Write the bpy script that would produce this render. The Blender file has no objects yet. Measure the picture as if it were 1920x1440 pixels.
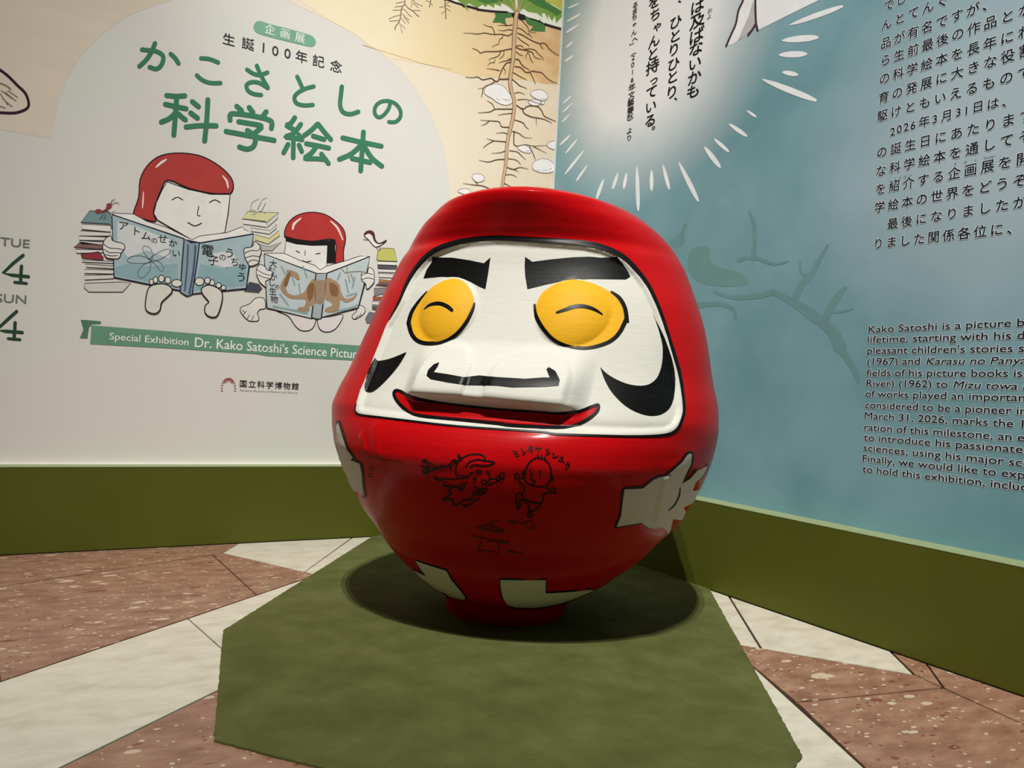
import bpy, bmesh, math, random
import numpy as np
from mathutils import Vector, Matrix
from mathutils.geometry import delaunay_2d_cdt

# ------------------------------------------------------------------ camera, world, lights, exposure
F_PX, CAM_H = 1441.0, 0.75                       # focal length for a 1920 px wide frame; lens height above the floor (m)
_a = np.array([2440., -150., -F_PX]); _a /= np.linalg.norm(_a)      # along the left wall
_b = np.array([-850., 30., -F_PX]); _b /= np.linalg.norm(_b)        # along the right wall
_up = np.cross(_a, _b); _up /= np.linalg.norm(_up)
_m = _a + _b; _m /= np.linalg.norm(_m); _d = _a - _b; _d -= _d.dot(_m) * _m; _d /= np.linalg.norm(_d)
RW = np.stack([(_m + _d) / math.sqrt(2), (_m - _d) / math.sqrt(2), _up], 1)   # camera vector = RW @ world vector
scene = bpy.context.scene
COL = scene.collection
cam_data = bpy.data.cameras.new('camera'); cam_data.lens = F_PX / 1920 * 36; cam_data.sensor_width = 36
cam_data.clip_start = 0.01
cam = bpy.data.objects.new('camera', cam_data); COL.objects.link(cam)
mw = Matrix.Identity(4)
for i in range(3):
    for j in range(3): mw[i][j] = RW[j, i]
mw[2][3] = CAM_H
cam.matrix_world = mw
scene.camera = cam

world = bpy.data.worlds.new('world'); scene.world = world; world.use_nodes = True
world.node_tree.nodes['Background'].inputs[0].default_value = (1.0, 0.93, 0.84, 1)
world.node_tree.nodes['Background'].inputs[1].default_value = WORLD_STRENGTH = 0.02

def spot(name, loc, target, energy, size_deg, blend, radius, color=(1, 0.985, 0.925)):
    l = bpy.data.lights.new(name, 'SPOT'); l.energy = energy; l.spot_size = math.radians(size_deg)
    l.spot_blend = blend; l.shadow_soft_size = radius; l.color = color
    o = bpy.data.objects.new(name, l); COL.objects.link(o); o.location = loc
    o.rotation_euler = (Vector(target) - Vector(loc)).to_track_quat('-Z', 'Y').to_euler()
    return o
SPOTS = [  # two spots inferred from the doll's shadow, three unseen ones added to brighten walls
    ((-1.89, -2.19, 9.2), (1.55, 2.50, 0.6), 2000, 36, 1.0, 0.035),
    ((-1.69, -2.33, 9.2), (1.65, 2.40, 0.6), 2000, 36, 1.0, 0.035),
    ((-2.10, -2.25, 9.0), (0.10, 3.72, 1.4), 1200, 30, 1.0, 0.035),  # from here on: added fill for the walls and upper corner
    ((-1.70, -2.50, 9.0), (2.40, 1.30, 1.3), 1500, 28, 1.0, 0.035),
    ((-1.95, -2.35, 9.0), (1.80, 3.70, 2.9), 2300, 22, 1.0, 0.035),
]
for k, s in enumerate(SPOTS): spot('track_or_fill_spot', *s)
scene.view_settings.view_transform = 'Standard'
scene.view_settings.look = 'None'
scene.view_settings.gamma = 1.0
scene.view_settings.use_curve_mapping = False
scene.view_settings.exposure = 0.0

# ------------------------------------------------------------------ helpers
def srgb(h):
    h = h.lstrip('#'); out = []
    for i in (0, 2, 4):
        c = int(h[i:i + 2], 16) / 255
        out.append(c / 12.92 if c <= 0.04045 else ((c + 0.055) / 1.055) ** 2.4)
    return tuple(out) + (1.0,)

class Nodes:
    def __init__(self, name):
        self.m = bpy.data.materials.new(name); self.m.use_nodes = True
        self.t = self.m.node_tree; self.bsdf = self.t.nodes['Principled BSDF']
    def n(self, typ, **kw):
        nd = self.t.nodes.new(typ)
        for k, v in kw.items():
            if k.startswith('i_'): nd.inputs[int(k[2:]) if k[2:].isdigit() else k[2:].replace('_', ' ')].default_value = v
            else: setattr(nd, k, v)
        return nd
    def l(self, a, b): self.t.links.new(a, b)
    def coords(self, scale=(1, 1, 1), which='Object', rot=(0, 0, 0)):
        tc = self.n('ShaderNodeTexCoord'); mp = self.n('ShaderNodeMapping')
        mp.inputs['Scale'].default_value = scale; mp.inputs['Rotation'].default_value = rot
        self.l(tc.outputs[which], mp.inputs['Vector']); return mp.outputs['Vector']
    def noise(self, vec, scale, detail=3, rough=0.5):
        nd = self.n('ShaderNodeTexNoise'); nd.inputs['Scale'].default_value = scale
        nd.inputs['Detail'].default_value = detail; nd.inputs['Roughness'].default_value = rough
        self.l(vec, nd.inputs['Vector']); return nd.outputs['Fac']
    def ramp(self, fac, stops, interp='LINEAR'):
        r = self.n('ShaderNodeValToRGB'); r.color_ramp.interpolation = interp
        els = r.color_ramp.elements
        while len(els) < len(stops): els.new(0.5)
        for e, (p, c) in zip(els, stops): e.position = p; e.color = c
        self.l(fac, r.inputs[0]); return r.outputs[0]
    def mix(self, fac, a, b, blend='MIX'):
        nd = self.n('ShaderNodeMix', data_type='RGBA', blend_type=blend)
        for sock, v in ((nd.inputs[0], fac), (nd.inputs[6], a), (nd.inputs[7], b)):
            if hasattr(v, 'is_output'): self.l(v, sock)
            else: sock.default_value = v
        return nd.outputs[2]
    def math(self, op, a, b=0.0, clamp=False):
        nd = self.n('ShaderNodeMath', operation=op); nd.use_clamp = clamp
        for i, v in enumerate((a, b)):
            if hasattr(v, 'is_output'): self.l(v, nd.inputs[i])
            else: nd.inputs[i].default_value = v
        return nd.outputs[0]
    def bump(self, fac, strength, dist=0.002):
        b = self.n('ShaderNodeBump'); b.inputs['Strength'].default_value = strength; b.inputs['Distance'].default_value = dist
        self.l(fac, b.inputs['Height']); self.l(b.outputs[0], self.bsdf.inputs['Normal'])
    def done(self, color, rough=0.5, spec=0.5):
        if hasattr(color, 'is_output'): self.l(color, self.bsdf.inputs['Base Color'])
        else: self.bsdf.inputs['Base Color'].default_value = color
        self.bsdf.inputs['Roughness'].default_value = rough
        self.bsdf.inputs['Specular IOR Level'].default_value = spec
        return self.m

_print_cache = {}
def ink(hexcol, var=0.06, rough=0.75, spec=0.15):
    """flat printed ink with a slight tonal mottling"""
    key = (hexcol, var, rough)
    if key not in _print_cache:
        N = Nodes('ink_' + hexcol.strip('#')); v = N.coords((1, 1, 1))
        c = srgb(hexcol); lo = tuple(x * (1 - var) for x in c[:3]) + (1,); hi = tuple(min(1, x * (1 + var)) for x in c[:3]) + (1,)
        _print_cache[key] = N.done(N.ramp(N.noise(v, 14, 3), [(0.3, lo), (0.7, hi)]), rough, spec)
    return _print_cache[key]

def paint(name, hexcol, rough=0.35, var=0.05, bump=0.25, coat=0.0, streak=(6, 6, 60), spec=0.28):
    """hand-brushed paint on papier mache"""
    N = Nodes(name); v = N.coords(streak); v2 = N.coords((1, 1, 1))
    c = srgb(hexcol); lo = tuple(x * (1 - var) for x in c[:3]) + (1,); hi = tuple(min(1, x * (1 + var)) for x in c[:3]) + (1,)
    f = N.noise(v, 2.5, 4, 0.6)
    N.bump(N.math('ADD', N.math('MULTIPLY', f, 0.6), N.math('MULTIPLY', N.noise(v2, 55, 3, 0.6), 0.5)), bump, 0.002)
    N.bsdf.inputs['Coat Weight'].default_value = coat; N.bsdf.inputs['Coat Roughness'].default_value = 0.13
    return N.done(N.ramp(f, [(0.3, lo), (0.7, hi)]), rough, spec)

def ray(px, py):
    return Vector((RW.T @ np.array([px - 960.0, 720.0 - py, -F_PX])))
EYE = Vector((0, 0, CAM_H))

# a Target turns a point read off the photograph into a point lying on a surface of the scene
LEFT_Y, RIGHT_X = 3.722, 2.400
class WallLeft:      # plane y = LEFT_Y ; local axes u = +x, v = z
    out = Vector((0, -1, 0)); ux = Vector((1, 0, 0))
    def uv(self, px, py):
        d = ray(px, py); t = LEFT_Y / d.y; return (d.x * t, CAM_H + d.z * t)
    def at(self, u, v, layer=1): return Vector((u, LEFT_Y - 0.0004 * layer, v))
class WallRight:     # plane x = RIGHT_X ; local axes u = -y, v = z
    out = Vector((-1, 0, 0)); ux = Vector((0, -1, 0))
    def uv(self, px, py):
        d = ray(px, py); t = RIGHT_X / d.x; return (-d.y * t, CAM_H + d.z * t)
    def at(self, u, v, layer=1): return Vector((RIGHT_X - 0.0004 * layer, -u, v))
WL, WR = WallLeft(), WallRight()
ZMAX = 3.5
def wallmap(T, p, layer):   # layer = height of the ink film above the sheet, in 0.4 mm steps
    u, v = T.uv(*p)
    if T is WL: u = min(u, RIGHT_X)
    else: u = max(u, -LEFT_Y)
    return T.at(u, min(v, ZMAX), layer)

class MB:
    """collects faces for one mesh object"""
    def __init__(self): self.v = []; self.f = []
    def add(self, vs, fs):
        n = len(self.v); self.v += [tuple(p) for p in vs]; self.f += [tuple(i + n for i in f) for f in fs]
    def build(self, name, mat, parent=None, smooth=False, loc=None):
        me = bpy.data.meshes.new(name); me.from_pydata(self.v, [], self.f); me.update()
        if mat: me.materials.append(mat)
        if smooth: me.polygons.foreach_set('use_smooth', [True] * len(me.polygons))
        o = bpy.data.objects.new(name, me); COL.objects.link(o)
        if parent: o.parent = parent
        return o
    def box(self, x0, x1, y0, y1, z0, z1):
        self.add([(x, y, z) for z in (z0, z1) for y in (y0, y1) for x in (x0, x1)],
                 [(0, 2, 3, 1), (4, 5, 7, 6), (0, 1, 5, 4), (2, 6, 7, 3), (0, 4, 6, 2), (1, 3, 7, 5)])

def Z(ox, oy, s, flat):
    """coordinates read in a zoomed crop -> photograph pixels"""
    return [(ox + flat[i] / s, oy + flat[i + 1] / s) for i in range(0, len(flat), 2)]
def pts(*flat):
    return [(flat[i], flat[i + 1]) for i in range(0, len(flat), 2)]
def smooth_line(P, sub=4, closed=False):
    n = len(P)
    if n < 3: return list(P)
    out = []
    rng = range(n if closed else n - 1)
    for i in rng:
        g = (lambda k: P[k % n]) if closed else (lambda k: P[max(0, min(n - 1, k))])
        p0, p1, p2, p3 = g(i - 1), g(i), g(i + 1), g(i + 2)
        for s in range(sub):
            t = s / sub
            out.append(tuple(0.5 * (2 * p1[j] + (p2[j] - p0[j]) * t + (2 * p0[j] - 5 * p1[j] + 4 * p2[j] - p3[j]) * t * t
                                    + (-p0[j] + 3 * p1[j] - 3 * p2[j] + p3[j]) * t ** 3) for j in range(len(p1))))
    if not closed: out.append(tuple(P[-1]))
    return out
def cornered(P, corners, sub=4):
    """closed outline rounded between the listed corner points"""
    out = []; c = sorted(corners)
    for a, b in zip(c, c[1:] + [c[0] + len(P)]):
        out += smooth_line([P[k % len(P)] for k in range(a, b + 1)], sub)[:-1]
    return out
def ribbon(mb, P, w, mapf, closed=False, sub=4, cap=True, taper=None, smooth=True, lift=None):
    """a brush or print stroke of width w (photo px) along P; mapf turns px into a 3-D point"""
    L = smooth_line(P, sub, closed) if smooth else list(P)
    n = len(L)
    ws = []
    for i in range(n):
        t = i / max(1, n - 1)
        if taper is None: ws.append(w / 2)
        else:
            k = t * (len(taper) - 1); a = int(min(k, len(taper) - 2)); ws.append(w / 2 * (taper[a] * (1 - (k - a)) + taper[a + 1] * (k - a)))
    left, right = [], []
    for i in range(n):
        a = L[(i - 1) % n] if closed else L[max(0, i - 1)]; b = L[(i + 1) % n] if closed else L[min(n - 1, i + 1)]
        dx, dy = b[0] - a[0], b[1] - a[1]; q = math.hypot(dx, dy) or 1
        nx, ny = -dy / q, dx / q
        left.append((L[i][0] + nx * ws[i], L[i][1] + ny * ws[i])); right.append((L[i][0] - nx * ws[i], L[i][1] - ny * ws[i]))
    rows = [left, L, right] if w < 3.5 else [left, [((a[0] + b[0]) / 2, (a[1] + b[1]) / 2) for a, b in zip(left, L)], L, [((a[0] + b[0]) / 2, (a[1] + b[1]) / 2) for a, b in zip(L, right)], right]
    vs = [mapf(p) for row in rows for p in row]
    if lift is not None: vs = [v + lift * ((k % n) / n) for k, v in enumerate(vs)]     # the stroke's end crosses over its beginning
    fs = []
    for i in range(n if closed else n - 1):
        j = (i + 1) % n
        for r in range(len(rows) - 1): fs.append((r * n + i, r * n + j, (r + 1) * n + j, (r + 1) * n + i))
    mb.add(vs, fs)
    if cap and not closed:
        for (c, r, prev) in ((L[0], ws[0], L[1]), (L[-1], ws[-1], L[-2])):
            if r < 0.3: continue
            ang = math.atan2(c[1] - prev[1], c[0] - prev[0])
            arc = [(c[0] + r * math.cos(ang + a), c[1] + r * math.sin(ang + a)) for a in [math.pi * (k / 6 - 0.5) for k in range(7)]]
            up = lift * 1.02 if (lift is not None and c is L[-1]) else Vector((0, 0, 0))
            mb.add([mapf(c) + up] + [mapf(p) + up for p in arc], [(0, k + 1, k + 2) for k in range(6)])
def fill(mb, P, mapf, grid=0.0, sub=1, smooth=False):
    """filled outline; grid > 0 adds interior points so that the sheet can follow a curved surface"""
    if smooth: P = smooth_line(P, sub or 3, True)
    if grid:
        Q = []
        for i in range(len(P)):
            a, b = P[i], P[(i + 1) % len(P)]; k = max(1, int(math.hypot(b[0] - a[0], b[1] - a[1]) / grid))
            Q += [(a[0] + (b[0] - a[0]) * s / k, a[1] + (b[1] - a[1]) * s / k) for s in range(k)]
        P = Q
    nb = len(P); V = [Vector(p) for p in P]
    if grid:
        A = np.array(P); x0, y0 = A.min(0); x1, y1 = A.max(0)
        gx, gy = np.meshgrid(np.arange(x0 + grid / 2, x1, grid), np.arange(y0 + grid / 2, y1, grid))
        G = np.stack([gx.ravel(), gy.ravel()], 1); sd = signed_dist(G, A)
        V += [Vector(g) for g in G[sd > grid * 0.45]]
    r = delaunay_2d_cdt(V, [(i, (i + 1) % nb) for i in range(nb)], [list(range(nb))], 1, 1e-5)
    mb.add([mapf((v.x, v.y)) for v in r[0]], [tuple(f) for f in r[2]])
def signed_dist(G, A):
    """distance of points G to polygon A, positive inside"""
    B = np.roll(A, -1, 0); best = np.full(len(G), 1e9); inside = np.zeros(len(G), bool)
    for a, b in zip(A, B):
        d = b - a; L2 = (d * d).sum() or 1e-12
        t = np.clip(((G - a) @ d) / L2, 0, 1); q = a + t[:, None] * d - G
        best = np.minimum(best, (q * q).sum(1))
        if a[1] != b[1]:
            c = ((a[1] > G[:, 1]) != (b[1] > G[:, 1])) & (G[:, 0] < (b[0] - a[0]) * (G[:, 1] - a[1]) / (b[1] - a[1]) + a[0])
            inside ^= c
    return np.where(inside, 1, -1) * np.sqrt(best)

_glyphs = {}
def glyph(ch):
    """2-D outline mesh of a text string in the built-in font at size 1"""
    if ch not in _glyphs:
        c = bpy.data.curves.new('g', 'FONT'); c.body = ch; c.size = 1.0; c.resolution_u = 3
        o = bpy.data.objects.new('g', c); COL.objects.link(o); bpy.context.view_layer.update()
        me = bpy.data.meshes.new_from_object(o.evaluated_get(bpy.context.evaluated_depsgraph_get()))
        _glyphs[ch] = ([(v.co.x, v.co.y) for v in me.vertices], [tuple(p.vertices) for p in me.polygons])
        bpy.data.objects.remove(o); bpy.data.curves.remove(c); bpy.data.meshes.remove(me)
    return _glyphs[ch]
def lay_type(mb, T, P, fs, layer, em, bold):
    """set a glyph in the wall's plane; bold = thickening in em, done by overprinting shifted copies"""
    b = bold * em
    for q, (dx, dy) in enumerate([(0, 0)] if bold <= 0 else [(-b, -b * .6), (b, -b * .6), (0, b)]):
        mb.add([T.at(u + dx, v + dy, layer + 0.08 * q) for u, v in P], fs)
def put_char(mb, T, ch, px, em_px, bold=0.0, layer=2, sx=1.0, rot=0.0):
    """one character centred on a photo point, lying in the wall's plane; em_px = its height in the photo"""
    vs, fs = glyph(ch)
    if not vs: return
    u, v = T.uv(*px); u2, v2 = T.uv(px[0], px[1] - em_px); em = math.hypot(u2 - u, v2 - v) if False else abs(v2 - v)
    xs = [p[0] for p in vs]; ys = [p[1] for p in vs]
    if len(ch) == 1 and ord(ch) > 0x2E80: cx, cy = 0.5, 0.37
    else: cx, cy = (min(xs) + max(xs)) / 2, 0.36
    if ch in '、。': cx, cy = (min(xs) + max(xs)) / 2, (min(ys) + max(ys)) / 2
    ca, sa = math.cos(rot), math.sin(rot)
    out = []
    for x, y in vs:
        a, b = (x - cx) * em * sx, (y - cy) * em
        out.append((u + a * ca - b * sa, v + a * sa + b * ca))
    lay_type(mb, T, out, fs, layer, em, bold)
def text_run(mb, T, chars, c0, c1, em_px, bold=0.0, layer=2, sx=1.0):
    """characters evenly spaced on the wall between the centres of the first and the last one"""
    u0, v0 = T.uv(*c0); u1, v1 = T.uv(*c1); n = len(chars)
    for i, ch in enumerate(chars):
        if ch in ' \u3000': continue
        t = i / max(1, n - 1); put_char_uv(mb, T, ch, u0 + (u1 - u0) * t, v0 + (v1 - v0) * t, em_m(T, c0, em_px), bold, layer, sx)
def em_m(T, px, em_px):
    return abs(T.uv(px[0], px[1] - em_px / 2)[1] - T.uv(px[0], px[1] + em_px / 2)[1])
def put_char_uv(mb, T, ch, u, v, em, bold=0.0, layer=2, sx=1.0):
    vs, fs = glyph(ch)
    if not vs: return
    xs = [p[0] for p in vs]
    cx, cy = (0.5, 0.37) if ord(ch[0]) > 0x2E80 else ((min(xs) + max(xs)) / 2, 0.36)
    lay_type(mb, T, [(u + (x - cx) * em * sx, v + (y - cy) * em) for x, y in vs], fs, layer, em, bold)
def latin_line(mb, T, s, p0, p1, em_px, bold=0.0, layer=2, shear=0.0):
    """a line of Latin text whose baseline runs from p0 to p1 (photo px)"""
    vs, fs = glyph(s)
    x0 = min(p[0] for p in vs); x1 = max(p[0] for p in vs)
    u0, v0 = T.uv(*p0); u1, v1 = T.uv(*p1); k = (u1 - u0) / (x1 - x0); em = em_m(T, p0, em_px)
    lay_type(mb, T, [(u0 + (x - x0) * k + shear * y * em, v0 + (v1 - v0) * (x - x0) / (x1 - x0) + y * em) for x, y in vs], fs, layer, em, bold)

def tag(o, label=None, cat=None, group=None, kind=None):
    if label: o['label'] = label
    if cat: o['category'] = cat
    if group: o['group'] = group
    if kind: o['kind'] = kind
    return o
def empty(name, loc):
    o = bpy.data.objects.new(name, None); COL.objects.link(o); o.location = loc; o.empty_display_size = 0.1; return o

# ------------------------------------------------------------------ setting: floor, walls, skirting plinths
def terrazzo(name, base, chips_pale, chips_dark, amount, rough):
    N = Nodes(name); v = N.coords((1, 1, 1)); vs = N.coords((1.0, 2.1, 1.0), rot=(0, 0, math.radians(35)))
    def chips(vec, scale, lo, hi):
        w = N.n('ShaderNodeTexVoronoi'); w.inputs['Scale'].default_value = scale; w.inputs['Randomness'].default_value = 1.0
        N.l(vec, w.inputs['Vector'])
        sep = N.n('ShaderNodeSeparateColor'); N.l(w.outputs['Color'], sep.inputs[0])
        size = N.math('MULTIPLY', N.math('SUBTRACT', sep.outputs[0], lo), hi)       # only some cells hold a chip, of varied size
        wob = N.math('MULTIPLY', N.noise(v, scale * 2.5, 2), 0.25)
        return N.math('GREATER_THAN', N.math('SUBTRACT', size, wob), w.outputs['Distance']), sep.outputs[1]
    b = [srgb(x) for x in base]
    c = N.ramp(N.noise(vs, 9, 5, 0.6), [(0.34, b[0]), (0.52, b[1]), (0.70, b[2])])
    for (vec, scale, lo, hi) in ((vs, 7, 0.80, 1.9 * amount), (vs, 17, 0.66, 1.35 * amount), (vs, 34, 0.60, 1.15 * amount), (v, 70, 0.55, 1.0 * amount)):
        m, r = chips(vec, scale, lo, hi)
        cc = N.ramp(r, [(0.0, srgb(chips_dark)), (0.36, srgb(chips_dark)), (0.42, srgb(chips_pale)), (1.0, srgb(chips_pale))])
        c = N.mix(N.math('MULTIPLY', m, 0.72 if amount > 0.8 else 0.5), c, cc)
    return N.done(c, rough, 0.5)
M_RED = terrazzo('red_terrazzo', ('#86604c', '#9c7560', '#ab8870'), '#d8c9ae', '#74362c', 1.15, 0.42)
M_WHITE = terrazzo('white_terrazzo', ('#c9c1ad', '#d8d0be', '#e0d9c9'), '#e6e0d0', '#98907c', 0.55, 0.40)
N = Nodes('mortar'); M_GROUT = N.done(N.ramp(N.noise(N.coords(), 40), [(0.3, srgb('#33261f')), (0.7, srgb('#4a382e'))]), 0.8, 0.2)
N = Nodes('green_plinth_sheet'); v = N.coords((1, 1, 1)); vv = N.coords((3, 3, 120))
N.bump(N.noise(vv, 6, 2), 0.10, 0.001)
M_PLINTH = N.done(N.ramp(N.noise(v, 1.6, 2), [(0.3, srgb('#4e5314')), (0.7, srgb('#555a16'))]), 0.62, 0.25)
N = Nodes('plinth_top_edge'); M_EDGE = N.done(N.ramp(N.noise(N.coords(), 20), [(0.3, srgb('#8d9a70')), (0.7, srgb('#96a37a'))]), 0.5, 0.3)
N = Nodes('ceiling_paint'); M_CEIL = N.done(N.ramp(N.noise(N.coords(), 4), [(0.3, srgb('#2b2a28')), (0.7, srgb('#312f2d'))]), 0.9, 0.1)
# printed sheet of the left wall: off-white paper tone with a faint warm and cool drift
N = Nodes('left_wall_print'); v = N.coords((1, 1, 1)); vv = N.coords((8, 8, 260))
N.bump(N.noise(vv, 3, 2), 0.06, 0.001)
M_WLEFT = N.done(N.ramp(N.noise(v, 1.3, 2), [(0.3, srgb('#dbddd3')), (0.5, srgb('#dfded7')), (0.72, srgb('#e2dbd6'))]), 0.55, 0.25)
# printed sheet of the right wall: teal wash with a pale round glow and a paler text field
N = Nodes('right_wall_print')
tc = N.n('ShaderNodeTexCoord'); sep = N.n('ShaderNodeSeparateXYZ'); N.l(tc.outputs['Object'], sep.inputs[0])
gu, gv = WR.uv(1215, 40)
du = N.math('DIVIDE', N.math('SUBTRACT', N.math('MULTIPLY', sep.outputs[1], -1.0), gu), 0.92)
dv = N.math('DIVIDE', N.math('SUBTRACT', sep.outputs[2], gv), 0.92)
rr = N.math('SQRT', N.math('ADD', N.math('MULTIPLY', du, du), N.math('MULTIPLY', dv, dv)))
v = N.coords((1, 1, 1)); nz = N.noise(v, 2.2, 4, 0.55)
teal = N.ramp(nz, [(0.3, srgb('#68969f')), (0.5, srgb('#77a2ac')), (0.72, srgb('#85adb8'))])
tu, tv = WR.uv(1880, 210)
eu = N.math('DIVIDE', N.math('SUBTRACT', N.math('MULTIPLY', sep.outputs[1], -1.0), tu), 0.75)
ev = N.math('DIVIDE', N.math('SUBTRACT', sep.outputs[2], tv), 0.75)
er = N.math('SQRT', N.math('ADD', N.math('MULTIPLY', eu, eu), N.math('MULTIPLY', ev, ev)))
field = N.ramp(er, [(0.25, (1, 1, 1, 1)), (1.0, (0, 0, 0, 1))])
teal = N.mix(N.math('MULTIPLY', field, 0.7), teal, srgb('#bccbd6'))
rr2 = N.math('ADD', rr, N.math('MULTIPLY', N.math('SUBTRACT', nz, 0.5), 0.25))
glow = N.ramp(rr2, [(0.50, (1, 1, 1, 1)), (0.78, (0.35, 0.35, 0.35, 1)), (1.02, (0, 0, 0, 1))])
cR = N.mix(glow, teal, srgb('#e9ebee'))
N.bump(N.noise(N.coords((8, 8, 260)), 3, 2), 0.06, 0.001)
M_WRIGHT = N.done(cR, 0.55, 0.25)

FY, FX, PH = 3.615, 2.302, 0.348         # plinth faces and plinth height
def structure(name, mb, mat):
    o = mb.build(name, mat); o['kind'] = 'structure'; return o
WH = 3.55
m = MB(); m.box(-3.0, RIGHT_X + 0.06, LEFT_Y, LEFT_Y + 0.06, 0, WH); wall_left = structure('wall_left', m, M_WLEFT)
m = MB(); m.box(RIGHT_X, RIGHT_X + 0.06, -2.5, LEFT_Y - 0.0005, 0, WH); wall_right = structure('wall_right', m, M_WRIGHT)
m = MB(); m.box(-3.0, FX, FY, LEFT_Y, 0, PH); base_left = structure('baseboard_left', m, M_PLINTH)
m = MB(); m.box(-3.0, FX, FY - 0.001, LEFT_Y - 0.016, PH, PH + 0.002); m.build('edge_trim', M_EDGE, base_left)
m = MB(); m.box(-3.0, FX, LEFT_Y - 0.016, LEFT_Y, PH, PH + 0.004); m.build('caulk_line', ink('#f2efe2'), base_left)
m = MB(); m.box(FX, RIGHT_X, -2.5, LEFT_Y, 0, PH); base_right = structure('baseboard_right', m, M_PLINTH)
m = MB(); m.box(FX - 0.001, RIGHT_X, -2.5, LEFT_Y, PH, PH + 0.002); m.build('edge_trim', M_EDGE, base_right)
m = MB(); m.box(RIGHT_X - 0.008, RIGHT_X, LEFT_Y - 0.010, LEFT_Y, PH, WH); m.build('corner_bead', ink('#dfe2dc'), wall_left)
m = MB(); m.box(-3.0, FX - 0.002, FY - 0.0025, FY, 0, 0.004); m.build('shadow_line', ink('#17160c'), base_left)  # dark-coloured strip put in for the shadow along the plinth foot
m = MB(); m.box(FX - 0.0025, FX, -2.5, FY, 0, 0.004); m.build('shadow_line', ink('#17160c'), base_right)  # same painted shadow strip on the right plinth
m = MB(); m.box(-3.0, RIGHT_X + 0.06, -2.5, LEFT_Y + 0.06, -0.06, -0.006); floor = structure('floor', m, M_GROUT)

TILES = [  # plan outlines (m) of the stone pieces of the floor
    ('r', [(-3.0, 3.62), (-3.0, 1.90), (-0.30, 3.04), (-0.132, 3.114), (0.643, 3.437), (0.745, 3.62)]),
    ('r', [(-3.0, 1.895), (-3.0, -0.20), (-0.08, 2.175), (-0.114, 2.56), (-0.17, 3.09), (-0.30, 3.035)]),
    ('r', [(-0.165, 3.09), (-0.08, 2.175), (0.631, 2.737), (0.596, 3.412)]),
    ('r', [(0.600, 3.414), (0.633, 2.739), (0.905, 2.956), (0.645, 3.434)]),
    ('w', [(0.745, 3.62), (0.643, 3.437), (0.875, 3.012), (1.275, 3.62)]),
    ('w', [(1.28, 3.62), (0.875, 3.010), (0.905, 2.956), (1.6, 3.506), (1.75, 3.62)]),
    ('w', [(-0.08, 2.170), (-3.0, -0.205), (-3.0, -0.80), (0.036, 1.660), (0.458, 2.005), (0.382, 2.533)]),
    ('w', [(0.384, 2.535), (0.460, 2.007), (1.60, 2.938), (1.60, 3.50)]),
    ('r', [(-3.0, -0.805), (-3.0, -2.4), (0.60, -2.4), (0.90, 0.30), (1.30, 1.60), (1.30, 2.690), (0.458, 2.000), (0.036, 1.655)]),
    ('w', [(2.303, 2.143 + 0.006), (2.303, 3.62), (1.76, 3.62), (1.605, 3.50), (1.605, 2.0), (1.78, 1.83), (1.918, 1.650)]),
    ('w', [(2.303, 2.139), (1.922, 1.646), (2.171, 1.312), (2.303, 1.470)]),
    ('r', [(1.925, 1.641), (1.76, 1.86), (1.66, 1.80), (1.770, 1.546), (1.668, 1.310), (2.147, 1.213), (2.171, 1.304)]),
    ('r', [(2.303, 1.462), (2.175, 1.307), (2.151, 1.213), (2.303, 1.352)]),
    ('r', [(2.303, 1.347), (2.152, 1.208), (2.101, 0.98), (2.0, 0.52), (1.70, -0.9), (1.70, -2.4), (2.303, -2.4)]),
    ('r', [(1.666, 1.305), (1.509, 1.004), (0.95, -0.20), (0.62, -2.4), (1.695, -2.4), (1.695, -0.9), (1.997, 0.53), (2.146, 1.208)]),
    ('w', [(1.766, 1.544), (1.60, 1.90), (1.30, 1.60), (0.905, 0.30), (0.60, -2.4), (0.615, -2.4), (0.945, -0.19), (1.505, 1.006)]),
]
def prism(P, z0, z1):
    A = np.array(P); s = sum(A[i][0] * A[(i + 1) % len(A)][1] - A[(i + 1) % len(A)][0] * A[i][1] for i in range(len(A)))
    if s < 0: P = P[::-1]
    mb = MB(); n = len(P)
    mb.add([(x, y, z0) for x, y in P] + [(x, y, z1) for x, y in P],
           [tuple(range(n, 2 * n)), tuple(reversed(range(n)))] + [(i, (i + 1) % n, n + (i + 1) % n, n + i) for i in range(n)])
    return mb
def inset(P, d):
    A = [Vector(p) for p in P]; n = len(A)
    s = sum(A[i].x * A[(i + 1) % n].y - A[(i + 1) % n].x * A[i].y for i in range(n)); s = 1 if s > 0 else -1
    out = []
    for i in range(n):
        a, b, c = A[i - 1], A[i], A[(i + 1) % n]
        e1, e2 = (b - a).normalized(), (c - b).normalized()
        n1, n2 = Vector((-e1.y, e1.x)) * s, Vector((-e2.y, e2.x)) * s
        bi = (n1 + n2); k = d / max(0.35, 1 + n1.dot(n2)); out.append(tuple(b + bi * k))
    return out
for kind, P in TILES:
    prism(inset(P, 0.0015), -0.006, 0.0).build('stone_tile', M_RED if kind == 'r' else M_WHITE, floor)

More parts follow.
